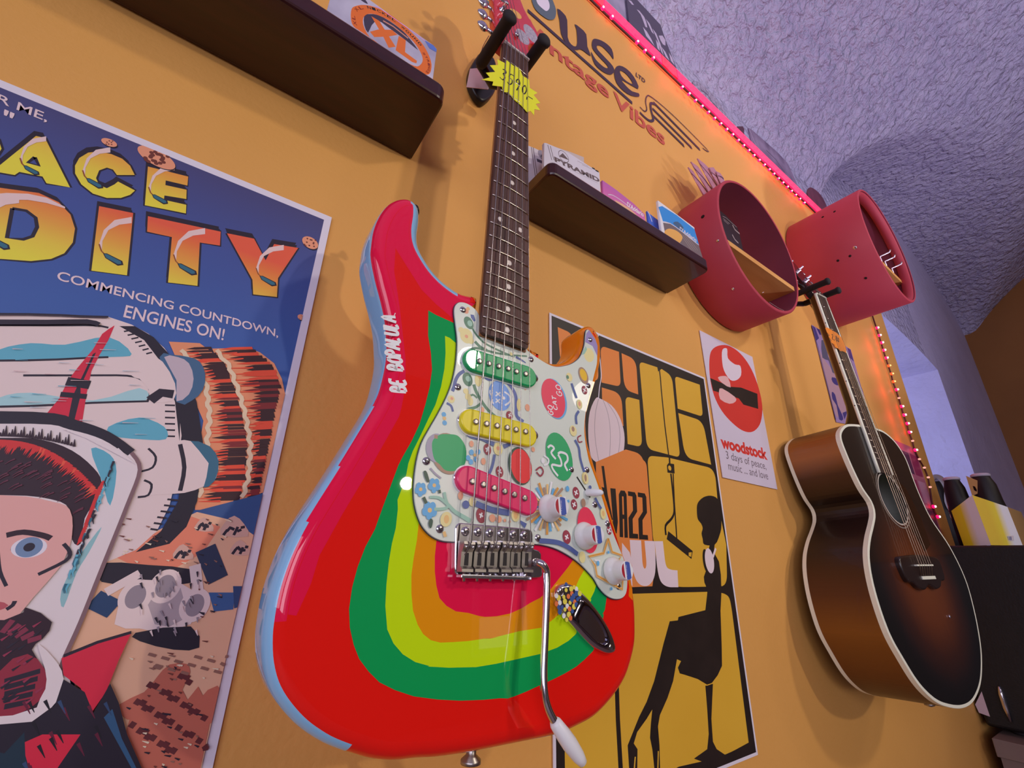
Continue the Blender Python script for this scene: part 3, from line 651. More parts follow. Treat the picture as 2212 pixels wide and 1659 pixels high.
for q in c1(577, 115, 1703, 380, 1180, 555, 533, 800, 1687, 787, 253, 1457, 1675, 1535, 1537, 1533) + c2(374, 665, 1745, 450, 1858, 620, 1242, 745, 1952, 1172): screw(q, PGO)
# ---- pickups
def pickup(col, poles, scr, ends, half, nm):
    a, b = (Vector(GF.pix(*q, -.003)) for q in ends); d = (b - a).normalized(); nrm = Vector((-d.y, d.x)); h = half
    o = []
    for c_, s_ in ((b, -90), (a, 90)):
        for i in range(13):
            t = math.radians(s_ + 180 * i / 12); o.append(tuple(c_ + d * (h * math.cos(t)) + nrm * (h * math.sin(t))))
    M = mat(col, .35, coat=.3); p = MB(); p.prism(inset(ccw(o), -.0012), PW - .002, PW + .0008, mat('d8e0d8', .4)); p.prism(o, PW - .002, -.0025, M, .0016); po = p.build(nm, EG)
    for q in poles:
        u, v = GF.pix(*q, -.0015); s = MB(); s.lathe([(.0027, 0), (.0027, .0022), (.0022, .0026), (.001, .0026)], (u, .0032, v), (0, -1, 0), NICKEL, 18); s.build('pole_piece', po)
    for q in scr: screw(q, po, PW, .0046)
pickup('149a58', c1(722, 574, 805, 595, 892, 618, 976, 640, 1049, 665, 1132, 686), c1(600, 552, 1213, 720), c1(680, 566, 1148, 706), .0112, 'pickup')
pickup('f0c814', c1(690, 1110, 785, 1128, 877, 1145, 966, 1162, 1045, 1180, 1130, 1197), c1(563, 1093, 1212, 1226), c1(655, 1105, 1145, 1225), .0112, 'pickup')
pickup('f02660', c2(660, 245, 758, 273, 852, 304, 945, 334, 1030, 362, 1122, 393), c2(530, 210, 1203, 440), c2(625, 225, 1150, 428), .0112, 'pickup')
# ---- neck, fingerboard, frets
MAPLE = noisy('maple_neck', '8a5a30', '9a683a', 6, .4, coat=.4, stretch=(8, 8, 1))
ROSE = noisy('rosewood', '37201c', '5a3a33', 40, .55, stretch=(7, 7, .35), detail=6, ramp=(.3, .7))
NE = -.462
def hw(v): return .021 + (.0282 - .021) * min(1, -v / .44)
def crown(u): return -(u * u) / (2 * .19)
nb = MB(); vs = []; fs = []; S = 9; cols = [-1 + 2 * i / (S - 1) for i in range(S)]
vv = [0] + [-.02 * i for i in range(1, 23)] + [NE + .008, NE + .004, NE + .0015, NE]
for v in vv:
    h = hw(v) - (0 if v > NE + .006 else .0035 * (1 - math.sqrt(max(0, 1 - ((NE + .006 - v) / .006) ** 2))))
    for x in cols: vs.append((x * h, -crown(x * h), v))
    vs += [(h, .0062, v), (-h, .0062, v)]
m_ = S + 2
for i in range(len(vv) - 1):
    for j in range(m_): fs.append([i * m_ + j, (i + 1) * m_ + j, (i + 1) * m_ + (j + 1) % m_, i * m_ + (j + 1) % m_])
fs.append(list(range(m_))); fs.append([(len(vv) - 1) * m_ + j for j in range(m_)][::-1]); nb.add(vs, fs, ROSE)
FB = nb.build('fingerboard', EG)
nk = MB(); vs = []; fs = []
for v in [.004 - .467 * i / 14 for i in range(15)]:
    h = hw(min(0, v)) - .0003; dp = .0205 + .003 * (-v / .46)
    for i in range(11):
        a = math.pi * i / 10; vs.append((h * math.cos(a), .006 + (dp - .006) * math.sin(a) ** .8, v))
for i in range(14):
    for j in range(10): fs.append([i * 11 + j, i * 11 + j + 1, (i + 1) * 11 + j + 1, (i + 1) * 11 + j])
    fs.append([i * 11 + 10, i * 11, (i + 1) * 11, (i + 1) * 11 + 10])
fs.append(list(range(11))); fs.append([14 * 11 + j for j in range(11)][::-1]); nk.add(vs, fs, MAPLE, True); nk.build('neck', EG)
FRET = mat('c8bcae', .22, 1., gain=1.0)
for n_ in range(1, 22):
    v = fret(n_); h = hw(v) - .0006
    MB().tube([(x * h, -crown(x * h) - .0004, v) for x in cols], .00095, FRET, 8).build('fret', FB)
INLAY = mat('d8ccc0', .35)
for n_ in (3, 5, 7, 9, 12, 15, 17, 19, 21):
    v = (fret(n_) + fret(n_ - 1)) / 2
    for u in ((-.0135, .0135) if n_ == 12 else (0,)):
        MB().lathe([(.0032, -.001), (.0032, .00012), (.002, .00015)], (u, -crown(u), v), (0, -1, 0), INLAY, 16).build('inlay_dot', FB)
nu = MB(); nu.prism([(-.0212, -.0012), (.0212, -.0012), (.0212, .0022), (-.0212, .0022)], -.004, .0018, mat('c8b8b4', .4), .0006); nu.build('nut', EG)
# ---- headstock with its painted face
HS = [(-.021, .002), (.021, .002), (.0245, .016), (.0262, .03), (.0255, .042), (.0265, .052), (.033, .0605), (.0425, .068), (.047, .08), (.0455, .094), (.038, .106), (.026, .118), (.016, .132), (.008, .15), (.004, .168), (-.004, .182), (-.02, .188), (-.034, .18), (-.041, .166), (-.0405, .15), (-.038, .1), (-.034, .05), (-.0285, .026), (-.0235, .012)]
HSo = resample(sm(HS, 5), 160); HW = -.0065
hm = MB(); hm.prism(HSo, HW - .0145, HW, mat('c21c26', .25, coat=.7), .0015, 2); H = Art(hm, GF, HW)
GREYG = noisy('grey_glitter', '8a8094', 'b0a6b0', 300, .5)
H.elluv((.029, .082), .0135, GREYG, .017, .4); H.elluv((.014, .058), .0125, GREYG, .0145); H.elluv((-.006, .012), .006, mat('e08c40', .4), .009, .8); H.elluv((.0, .1), .012, mat('e8a050', .4), .008, .5)
H.uv([(.0035, .0055), (.021, .0045), (.0225, .0175), (.017, .0225), (.0125, .0195), (.0052, .0105)], mat('8c9c98', .4)); H.hand('Rocky', (.006, .0075), (.021, .0075), (.0062, .0165), .0009, mat('3a4444', .5), uv=True)
hm.build('headstock', EG)
for i in range(6):
    v = .028 + .0262 * i; ul = -.0305 - .0016 * i; tk = MB()
    tk.lathe([(.0052, -.002), (.005, .0005), (.003, .001), (.0028, .011), (.0034, .0125), (.001, .013)], (-.0215 - .001 * i, -HW, v), (0, -1, 0), CHROME, 16)
    tk.tube([(ul + .004, -HW + .0085, v), (ul - .010, -HW + .0085, v)], .0025, CHROME, 10)
    kb = MB(); vs = []
    for k in range(11):
        t = k / 10; x = ul - .009 - .017 * t; s_ = math.sin(math.pi * min(1, max(.06, .12 + .80 * t)))
        for j in range(14):
            a = 2 * math.pi * j / 14; vs.append((x, -HW + .0085 + .0042 * s_ * math.cos(a), v + .0088 * s_ * math.sin(a)))
    fs = [[k * 14 + j, k * 14 + (j + 1) % 14, (k + 1) * 14 + (j + 1) % 14, (k + 1) * 14 + j] for k in range(10) for j in range(14)] + [list(range(14))[::-1], [140 + j for j in range(14)]]
    to = tk.build('tuning_peg', EG); kb.add(vs, fs, CHROME, True); kb.build('peg_button', to)
st = MB(); st.lathe([(.004, 0), (.004, .004), (.0015, .005)], (.002, -HW, .046), (0, -1, 0), CHROME, 14); st.build('string_tree', EG)
# ---- bridge
BW = WB
bp = MB(); BP = [GF.pix(*q, -.0065) for q in cb(30, 260, 60, 190, 120, 160, 760, 215, 1380, 272, 1440, 310, 1462, 380, 1455, 640, 1560, 670, 1612, 720, 1620, 900, 1640, 1100, 1620, 1165, 1400, 1185, 800, 1180, 160, 1150, 60, 1130, 20, 1060, 24, 700)]
bp.prism(resample(BP, 120), BW + .0003, -.0065, CHROME, .001, 2); BO = bp.build('bridge', EG)
wall_ = MB(); a = GF.pix(*cb(110, 1140)[0], -.002); b_ = GF.pix(*cb(1400, 1170)[0], -.002)
wall_.box(((a[0] + b_[0]) / 2, .0035, (a[1] + b_[1]) / 2 - .0004), (b_[0] - a[0], .009, .003), CHROME, .0008); wall_.build('bridge_tail', BO)
sx = [(GF.pix(*q, .004), GF.pix(*q2, .004)) for q, q2 in zip(cb(300, 520, 535, 520, 770, 520, 1000, 520, 1195, 535, 1395, 530), cb(235, 880, 460, 885, 700, 890, 925, 895, 1140, 895, 1330, 900))]
for (p0, p1) in sx:
    s = MB(); u, v0, v1 = p0[0], p0[1], p1[1] - .006; uu = u - .0
    prof = [(v0 + .001, .0005), (v0 + .0005, .0035), (v0 - .0015, .0042), (v0 - .0045, .0028), (v0 - .007, .0005), (v1 + .003, .0), (v1 + .001, .003), (v1 - .001, .003), (v1 - .001, -.005), (v0 + .001, -.005)]
    vs = [(uu - .0049, -w_, v) for v, w_ in prof] + [(uu + .0049, -w_, v) for v, w_ in prof]; k = len(prof)
    fs = [[i, (i + 1) % k, k + (i + 1) % k, k + i] for i in range(k)]
    s.add(vs, fs, NICKEL); s.add(vs, [list(t) for t in tris([[(v, w_) for v, w_ in prof]])], NICKEL); s.add(vs, [[k + i for i in t] for t in tris([[(v, w_) for v, w_ in prof]])], NICKEL)
    s.box((uu, -.0002, (v0 + v1) / 2 - .002), (.0034, .0006, (v0 - v1) * .45), mat('1c1618', .6)); so = s.build('saddle', BO)
    for du in (-.003, .003): MB().lathe([(.0011, -.004), (.0011, .0048), (.0005, .005)], (uu + du, 0, v0 - .0035), (0, -1, 0), CHROME, 10).build('saddle_screw', so)
    MB().tube([(uu, .002, v1 + .001), (uu, .002, v1 - .0075)], .0013, CHROME, 10).build('saddle_screw', so)
for q in cb(225, 320, 455, 330, 672, 345, 890, 355, 1102, 375, 1303, 390): screw(q, BO, -.0065, .0038)
am = MB(); AW = .006
ap = [(1156, 1214, -.004), (1160, 1214, AW), (1172, 1219, AW + .004), (1180, 1232, AW + .004), (1181, 1250, AW + .004), (1180, 1300, AW + .005), (1177, 1380, AW + .006), (1174, 1450, AW + .007), (1176, 1495, AW + .008), (1184, 1530, AW + .009), (1200, 1562, AW + .010)]
path = []
for x, y, w_ in ap: u, v = GF.pix(x, y, w_); path.append((u, -w_, v))
am.tube(sm(path, 5, False), .0029, CHROME, 14); ao = am.build('tremolo_arm', EG)
e0 = Vector(path[-1]); u, v = GF.pix(1262, 1652, AW + .012); e1 = Vector((u, -AW - .012, v)); L = (e1 - e0).length; tp = MB()
tp.lathe([(.0035, -.002), (.0046, 0), (.0056, L * .3), (.0058, L * .5), (.0048, L * .8), (.0034, L * .95), (.001, L)], e0, e1 - e0, mat('f4f0f2', .35), 18); tp.build('arm_tip', ao, label='white plastic tip')
# ---- controls
KN = mat('e8e4d2', .35, coat=.3)
def knob(px, ang):
    u, v = GF.pix(*px, PW); k = MB()
    k.lathe([(.0125, .0012), (.0127, .003), (.0118, .0055), (.0102, .0078), (.0094, .0088), (.0088, .0105), (.0084, .019), (.0078, .0198), (.002, .0199)], (u, -PW, v), (0, -1, 0), KN, 40)
    ko = k.build('knob', EG); cp = MB(); ar = Art(cp, GF, PW + .0200)
    r = .0078; ca, sa = math.cos(ang), math.sin(ang)
    def strip(x0, x1, M):
        pts = []
        for i in range(9): x = x0 + (x1 - x0) * i / 8; pts.append((x, math.sqrt(max(0, r * r - x * x))))
        pts += [(x, -y) for x, y in pts[::-1]]
        ar.uv([(u + x * ca - y * sa, v + x * sa + y * ca) for x, y in pts], M)
    W_ = mat('f0ecec', .4)
    strip(-.0077, .0077, W_); strip(-.0077, -.0042, mat('a01c2c', .4)); strip(-.002, .0042, mat('3c529c', .4))
    ar.text('TONE', (u - .0006, v - .005), (u - .0006, v + .005), (u - .0046 + .003, v - .005), mat('b8b0c0', .5), .01, uv=True)
    cp.build('knob_top', ko, label='knob top striped red, white and blue')
for q in (c2(1325, 485)[0], c2(1635, 728)[0], c2(1888, 1035)[0]): knob(q, .1)
sw = MB(); a = GF.pix(*c2(1580, 205)[0], PW); b_ = GF.pix(*c2(1698, 388)[0], PW); SA = Art(sw, GF, PW + .0003); SA.lineuv([a, b_], .0016, mat('101010', .6)); 
c_ = GF.pix(*c2(1690, 340)[0], PW + .004); e_ = GF.pix(*c2(1815, 345)[0], PW + .016)
p0 = Vector((c_[0], -PW - .001, c_[1])); p1 = Vector((e_[0], -PW - .016, e_[1])); L = (p1 - p0).length
sw.lathe([(.0015, -.002), (.0036, 0), (.0036, L * .5), (.003, L * .85), (.0012, L)], p0, p1 - p0, mat('f2efe8', .35), 16); sw.build('selector_switch', EG)
# ---- jack plate: chrome boat with confetti dots
jp = MB(); JO = [GF.pix(*q, WB + .003) for q in c3(1215, 190, 1212, 130, 1228, 78, 1268, 48, 1320, 40, 1372, 60, 1425, 100, 1485, 160, 1560, 250, 1640, 365, 1700, 475, 1730, 560, 1738, 620, 1715, 652, 1660, 655, 1600, 630, 1530, 588, 1450, 510, 1370, 420, 1300, 340, 1245, 262)]
JR = ccw(resample(sm(JO, 4), 90))
JC = [GF.pix(*q, WB + .0055) for q in c3(1440, 185, 1500, 215, 1580, 310, 1650, 420, 1690, 520, 1688, 590, 1650, 610, 1580, 580, 1480, 480, 1400, 400, 1362, 350, 1390, 270)]
JCo = ccw(resample(sm(JC, 4), 90)); cc = Vector((sum(p[0] for p in JCo) / 90, sum(p[1] for p in JCo) / 90))
jp.prism(JR, WB, WB + .0052, CHROME, .003, 3)
jh = MB(); vs = []; fs = []; jr = 7
DCH = mat('8c8694', .1, 1., gain=1.0)
for k in range(jr + 1):
    t = k / jr; z = WB + .0056 + (.0016 * math.sin(math.pi * min(1, t * 3)) if t < .34 else -.0048 * ((t - .34) / .66) ** .7)
    for x, y in JCo: q = Vector((x, y)).lerp(cc + Vector((.004, -.006)), t * .85); vs.append((q.x, -z, q.y))
for k in range(jr):
    for j in range(90): fs.append([k * 90 + j, k * 90 + (j + 1) % 90, (k + 1) * 90 + (j + 1) % 90, (k + 1) * 90 + j])
fs.append([jr * 90 + j for j in range(90)])
J = Art(jp, GF, WB + .0053); cols_ = [mat(x, .45) for x in ('32508c', 'e0703c', 'e8cc4c', 'f0ecec', '6c3038')]
jpts = c3(1310, 50, 1400, 90, 1355, 90, 1310, 100, 1360, 130, 1400, 130, 1430, 160, 1270, 130, 1245, 170, 1290, 160, 1330, 155, 1375, 155, 1410, 180, 1255, 210, 1300, 200, 1345, 210, 1385, 205, 1360, 180, 1245, 250, 1320, 240, 1380, 245, 1300, 270, 1340, 265, 1255, 290, 1365, 285, 1290, 325, 1335, 315, 1315, 360, 1350, 345, 1400, 230, 1275, 250, 1225, 150, 1430, 130, 1380, 75, 1225, 220)
for i, q in enumerate(jpts): J.ell(q, .0017 + .0003 * (i % 3), cols_[(i * 7 + i // 3) % 4])
JPO = jp.build('jack_plate', EG); jh.add(vs, fs, DCH, True); jh.build('jack_socket', JPO)
screw(c3(1262, 112)[0], JPO, WB + .005, .0036); screw(c3(1700, 605)[0], JPO, WB + .004, .0036)
# ---- strap buttons
def button(p, ax, r=.0075, L=.012, M=NICKEL):
    s = MB(); s.lathe([(r * .75, -.004), (r * .5, .001), (r * .5, L * .5), (r, L * .75), (r, L * .95), (r * .4, L)], p, ax, M, 20); s.build('strap_button', EG)
u, v = GF.pix(1018, 1622, -.033); button((u, .033, v + .004), (0, 0, -1)); u, v = GF.pix(898, 460, -.034); button((u - .009, .034, v - .002), (.85, 0, .5), .006, .011, BLACKPL)
# ---- strings
STRM = mat('b8b0a8', .25, 1., gain=1.0)
for i in range(6):
    un = -.0175 + .007 * i; us, vs_ = sx[i][0]; r = (.00075, .00065, .00055, .00045, .00038, .00032)[i]
    MB().tube([(-.0215 - .001 * i, -HW - .009, .028 + .0262 * i), (un, -.0016, .001), (un, -.0016, 0), (us, -.0056, vs_), (us - .0015, -.001, vs_ - .008), (us - .003, .004, vs_ - .012)], r, STRM, 8).build('string', EG)
# ------------------------------------------------------------------ sunburst acoustic guitar
AP = (1.1752008, .3482246, .6338846, -.08391028, -.06410884, -.0182830)
Ma = Matrix.Rotation(AP[3], 3, 'Z') @ Matrix.Rotation(AP[4], 3, 'X') @ Matrix.Rotation(AP[5], 3, 'Y')
AF = Frame(EYE + Vector(AP[:3]), Ma.col[0].copy(), Ma.col[1].copy(), Ma.col[2].copy())
AG = thing('acoustic_guitar', 'brown sunburst acoustic guitar with cream binding hanging beside the red drum shells', 'guitar', AF)
AL = .6255; TW = -.004; DEP = .114
lf = [(1840, 916), (1826, 918), (1816, 930), (1815, 945), (1822, 967), (1840, 1010), (1862, 1055), (1882, 1085), (1888, 1108), (1885, 1130), (1878, 1160), (1875, 1195), (1880, 1240), (1895, 1300), (1920, 1370), (1950, 1425), (1985, 1480), (2020, 1515), (2050, 1528), (2080, 1530), (2103, 1516), (2118, 1482), (2122, 1440), (2119, 1390), (2106, 1320), (2086, 1250), (2052, 1180), (2012, 1120), (1990, 1075), (1975, 1038), (1957, 990), (1935, 955), (1910, 932), (1886, 923), (1862, 918)]
AO = ccw(resample(sm([AF.pix(x, y, TW) for x, y in lf], 5), 220))
def burst(name):
    """finish: amber middle of the lower bout fading to near-black towards the rim and over the upper bout"""
    M = bpy.data.materials.new(name); M.use_nodes = True; nt = M.node_tree; N = nt.nodes; L = nt.links; b = N['Principled BSDF']
    tc = N.new('ShaderNodeTexCoord'); mp = N.new('ShaderNodeMapping'); mp.vector_type = 'POINT'
    mp.inputs['Location'].default_value = (0, 0, .66 / .185); mp.inputs['Scale'].default_value = (1 / .19, 0, 1 / .185)
    ln = N.new('ShaderNodeVectorMath'); ln.operation = 'LENGTH'; r = N.new('ShaderNodeValToRGB'); e = r.color_ramp.elements
    e[0].position = 0; e[0].color = rgb('7a3c12', 1); e[1].position = 1.0; e[1].color = rgb('080304', 1)
    for p_, h in ((.42, '6a300c'), (.7, '3c1609'), (.92, '16080a')):
        q = e.new(p_); q.color = rgb(h, 1)
    n = N.new('ShaderNodeTexNoise'); n.inputs['Scale'].default_value = 30; m2 = N.new('ShaderNodeMapping'); m2.inputs['Scale'].default_value = (6, 1, .3)
    mx = N.new('ShaderNodeMath'); mx.operation = 'MULTIPLY_ADD'; mx.inputs[1].default_value = .12; 
    L.new(tc.outputs['Object'], mp.inputs[0]); L.new(mp.outputs[0], ln.inputs[0]); L.new(tc.outputs['Object'], m2.inputs[0]); L.new(m2.outputs[0], n.inputs['Vector'])
    L.new(n.outputs['Fac'], mx.inputs[0]); L.new(ln.outputs['Value'], mx.inputs[2]); L.new(mx.outputs[0], r.inputs[0]); L.new(r.outputs[0], b.inputs['Base Color'])
    b.inputs['Roughness'].default_value = .4; b.inputs['Coat Weight'].default_value = .55; b.inputs['Coat Roughness'].default_value = .05
    return M
TOPM = burst('sunburst_top')
SIDEM = gradient('sunburst_side', [(0, '2a0e06'), (.10, '6a3810'), (.24, '8a5218'), (.36, '5a2c0e'), (.5, '220a08'), (.7, '1a0a08'), (.80, '4a260e'), (.88, 'a8662a'), (.95, '9a5a22'), (1, '4a220c')], -.85, -.352, .42, .15, gain=1)
CREAM = mat('e2d8c4', .4); INS = mat('5a4a3a', .8, gain=1)
ab = MB(); n = 220; q = [(AO, TW - DEP), (AO, TW - DEP + .0075), (AO, TW - .0085), (AO, TW - .0006), (inset(AO, .0008), TW)]
vs = [(x, -w_, y) for p, w_ in q for x, y in p]
for k, M in enumerate((CREAM, SIDEM, CREAM, CREAM)):
    ab.add(vs, [[k * n + j, k * n + (j + 1) % n, (k + 1) * n + (j + 1) % n, (k + 1) * n + j] for j in range(n)], M, False)
SHc = (0.002, -.497); SHr = .050
hole = [(SHc[0] + SHr * math.cos(-2 * math.pi * i / 48), SHc[1] + SHr * math.sin(-2 * math.pi * i / 48)) for i in range(48)]
tp = q[-1][0]; cr = inset(tp, .0042); flat = list(tp) + list(cr)
ab.add([(x, -TW, y) for x, y in flat], [[j, (j + 1) % n, n + (j + 1) % n, n + j] for j in range(n)], CREAM)
flat = list(cr) + hole; ab.add([(x, -TW, y) for x, y in flat], [list(t) for t in tris([cr, hole])], TOPM)
ab.add([(x, -TW + DEP, y) for x, y in AO], [list(t) for t in tris([AO])], INS)
Aa = Art(ab, AF, TW)
for r0, r1, M in ((.0535, .0505, mat('b8b0a4', .4)), (.0595, .0575, mat('8a847c', .4))):
    Aa.uv([(SHc[0] + r0 * math.cos(2 * math.pi * i / 60), SHc[1] + r0 * math.sin(2 * math.pi * i / 60)) for i in range(60)], M, [[(SHc[0] + r1 * math.cos(-2 * math.pi * i / 60), SHc[1] + r1 * math.sin(-2 * math.pi * i / 60)) for i in range(60)]])
Aa.uv([(.045, -.45), (.085, -.47), (.105, -.53), (.1, -.585), (.06, -.6), (.035, -.56), (.055, -.53), (.06, -.5), (.05, -.47)], mat('0a0506', .15, coat=.8))
ab.build('body', AG)
ln = MB(); LI = inset(AO, .004); ln.add([(x, -TW + .003, y) for x, y in LI] + [(x, -TW + DEP - .003, y) for x, y in LI], [[j, (j + 1) % n, n + (j + 1) % n, n + j] for j in range(n)], mat('c8c8bc', .8)); ln.build('inner_lining', AG)
il = MB(); il.box((SHc[0], -TW + DEP - .002, SHc[1] - .02), (.13, .001, .16), mat('b8c4c0', .7)); il.build('paper_label', AG, label='pale paper label seen through the sound hole')
AROSE = noisy('dark_fingerboard', '281814', '38241e', 40, .6, stretch=(7, 7, .4))
def ahw(v): return .0218 + .0062 * min(1, -v / .44)
nb = MB(); EB = -.447; vs = []; fs = []; vv = [.001 - .4481 * i / 20 for i in range(21)]
for v in vv:
    h = ahw(v)
    for u, w_ in ((-h, -.004), (-h, .0012), (-h * .5, .0018), (0, .002), (h * .5, .0018), (h, .0012), (h, -.004)): vs.append((u, -w_, v))
for i in range(20):
    for j in range(7): fs.append([i * 7 + j, (i + 1) * 7 + j, (i + 1) * 7 + (j + 1) % 7, i * 7 + (j + 1) % 7])
fs += [list(range(7)), [140 + j for j in range(7)][::-1]]; nb.add(vs, fs, AROSE); AFB = nb.build('fingerboard', AG)
for s_ in (-1, 1):
    b = MB(); b.tube([(s_ * (ahw(v) + .0008), .0012, v) for v in vv], .0036, CREAM, 8)
    b.build('board_binding', AFB)
for n_ in (3, 5, 7, 9, 12):
    v = -AL * (1 - 2 ** (-n_ / 12)) + .014
    MB().lathe([(.0012, 0), (.0012, .0005), (.0005, .0006)], (-ahw(v) - .0042, .0002, v), (-1, 0, 0), mat('1a1416', .5), 10).build('side_dot', AFB)
for n_ in range(1, 20):
    v = -AL * (1 - 2 ** (-n_ / 12))
    if v > EB: MB().tube([(-ahw(v), -.0014, v), (0, -.0024, v), (ahw(v), -.0014, v)], .0008, FRET, 6).build('fret', AFB)
nk = MB(); vs = []; fs = []; NS = 20
for i in range(NS + 1):
    v = .004 - .366 * i / NS; h = ahw(min(0, v)); t = max(0, (-v - .29) / .072); dp = .021 + .004 * (-v / .36) + (.05 * t * t)
    for j in range(11):
        a = math.pi * j / 10; vs.append((h * math.cos(a), .003 + dp * math.sin(a), v))
for i in range(NS):
    for j in range(10): fs.append([i * 11 + j, i * 11 + j + 1, (i + 1) * 11 + j + 1, (i + 1) * 11 + j])
fs += [list(range(11)), [NS * 11 + j for j in range(11)][::-1]]
nk.add(vs, fs, gradient('neck_burst', [(0, '120606'), (.25, '1c0a06'), (.55, '5c3212'), (1, '4a2a12')], -.36, 0, .35, .5, gain=1), True); nk.build('neck', AG)
hs = [(-.0225, .002), (.0225, .002), (.028, .03), (.033, .06), (.036, .15), (.031, .165), (.014, .168), (0, .176), (-.014, .168), (-.031, .165), (-.036, .15), (-.033, .06), (-.028, .03)]
hm = MB()
hm.prism([(x, y) for x, y in hs], -.018, -.003, mat('1c0c0a', .25, coat=.6, gain=1), .001, 2); HBK = Matrix.Rotation(math.radians(-15), 3, 'X')
def back(mb_):
    mb_.v = [tuple(HBK @ Vector(q)) for q in mb_.v]; return mb_
back(hm).build('headstock', AG)
for s_ in (-1, 1):
    for i in range(3):
        v = .045 + .038 * i; t = MB(); t.lathe([(.0045, 0), (.004, .003), (.0026, .004), (.0026, .012), (.001, .013)], (s_ * .024, .003, v), (0, -1, 0), CHROME, 14)
        t.tube([(s_ * .03, .012, v), (s_ * .05, .012, v)], .002, CHROME, 8); t.lathe([(.003, 0), (.007, .003), (.008, .008), (.006, .014), (.001, .016)], (s_ * .047, .012, v), (s_, 0, 0), CHROME, 12); back(t).build('tuning_peg', AG)
nu = MB(); nu.prism([(-.0222, -.001), (.0222, -.001), (.0222, .003), (-.0222, .003)], -.004, .0032, CREAM, .0006); nu.build('nut', AG)
br = MB(); BRD = mat('2a1a16', .3, coat=.3, gain=1)
br.prism(resample(sm([(-.085, -.612), (-.05, -.608), (0, -.606), (.05, -.608), (.085, -.612), (.09, -.63), (.082, -.652), (.062, -.655), (.05, -.664), (.025, -.668), (0, -.66), (-.025, -.668), (-.05, -.664), (-.062, -.655), (-.082, -.652), (-.09, -.63)], 4), 90), TW, TW + .0085, BRD, .003); bo = br.build('bridge', AG)
s = MB(); s.box((0, -TW - .0105, -AL), (.072, .006, .003), CREAM, .0006); s.build('saddle', bo)
s = MB(); s.box((.004, -TW - .0095, -AL - .022), (.058, .003, .006), CREAM, .0008); s.build('bridge_pin_strip', bo, label='row of cream bridge pins')
WIRE = mat('b09880', .3, 1., gain=1)
for i in range(6):
    un, us = -.0178 + .0071 * i, -.027 + .0108 * i
    MB().tube([tuple(HBK @ Vector((un * .8, -.001, .05))), (un, -.0036, .001), (us, -TW - .0145 + .001, -AL), (us * .95, -TW - .009, -AL - .018)], (.0007, .0006, .0005, .0005, .0004, .0004)[i], WIRE, 6).build('string', AG)
eb = MB(); u, v = AF.pix(2004, 1526, TW - DEP * .5); eb.lathe([(.004, -.003), (.004, .004), (.008, .007), (.008, .010), (.003, .012)], (.0, -TW + DEP * .5, min(p[1] for p in AO) + .002), (0, 0, -1), NICKEL, 16); eb.build('end_pin', AG)
b = MB(); u, v = AF.pix(2051, 1332, TW + .001); b.lathe([(.003, 0), (.003, .002), (.001, .003)], (u, -TW, v), (0, -1, 0), CHROME, 12); b.build('pickguard_screw', AG)
# ------------------------------------------------------------------ price stickers and tag
def star(name, px, fr, w0, M, writes, label):
    s = MB(); o = [fr.pix(x, y, w0) for x, y in px]; c = (sum(p[0] for p in o) / len(o), 0, sum(p[1] for p in o) / len(o))
    F2 = Frame(fr.o + fr.u * c[0] + fr.v * c[2] - fr.i * w0, fr.u, fr.i, fr.v)
    o = [F2.pix(x, y) for x, y in px]; s.prism(o, -.0002, .0002, M); A_ = Art(s, F2, .0002); writes(A_)
    return s.build(name, None, F2, label, 'price sticker')
cs = crop(640, 0, 2.989); INK = mat('141418', .6)
star('price_sticker', cs(1297, 383, 1347, 408, 1357, 388, 1402, 425, 1440, 437, 1460, 488, 1503, 515, 1507, 568, 1557, 600, 1532, 614, 1575, 665, 1545, 672, 1575, 712, 1537, 706, 1535, 745, 1512, 716, 1490, 725, 1452, 682, 1403, 642, 1370, 597, 1335, 595, 1328, 560, 1265, 552, 1272, 527, 1195, 515, 1250, 500, 1225, 470, 1285, 465, 1250, 422, 1303, 420), GF, .0008,
     mat('dcf01c', .55, gain=1.4), lambda A_: (A_.hand('3590', cs(1308, 500)[0], cs(1492, 622)[0], cs(1328, 438)[0], .0017, INK), A_.line(cs(1490, 625, 1487, 643), .0016, INK), A_.line(cs(1497, 622, 1527, 640), .0016, INK)),
     'yellow starburst price sticker under the strings of the painted electric guitar')
star('price_sticker', c8b(985, 1025, 1020, 1020, 1120, 1080, 1150, 1095, 1220, 1160, 1250, 1220, 1290, 1320, 1300, 1400, 1255, 1375, 1205, 1370, 1180, 1335, 1130, 1310, 1120, 1275, 1070, 1240, 1075, 1205, 1035, 1160, 1050, 1135, 1010, 1090), AF, .0048,
     mat('ff7a20', .55, gain=1.4), lambda A_: A_.hand('2,80', c8b(1085, 1190)[0], c8b(1200, 1240)[0], c8b(1080, 1115)[0], .0022, INK), 'orange starburst price sticker on the neck of the sunburst acoustic guitar')
fr = Frame(onY(1031, 171, yr(.425))); tg = MB(); o = [fr.pix(*q) for q in c8(262, 1095, 480, 1080, 545, 1140, 572, 1190, 552, 1422, 203, 1388)]
tg.prism(o, -.0006, .0002, mat('ccaaaa', .6)); tgo = thing('hang_tag', 'grey card tag dangling by a thread from the guitar hanger', 'tag', fr); tg.build('card', tgo)
sx_ = [fr.loc(onY(*q, yr(y))) for q, y in zip(c8(430, 1115, 428, 900, 465, 745, 560, 570), (.425, .42, .41, .385))]
s = MB(); s.tube(sm([tuple(p) for p in sx_], 5, False), .0007, mat('b09088', .7), 6); s.build('thread', tgo)
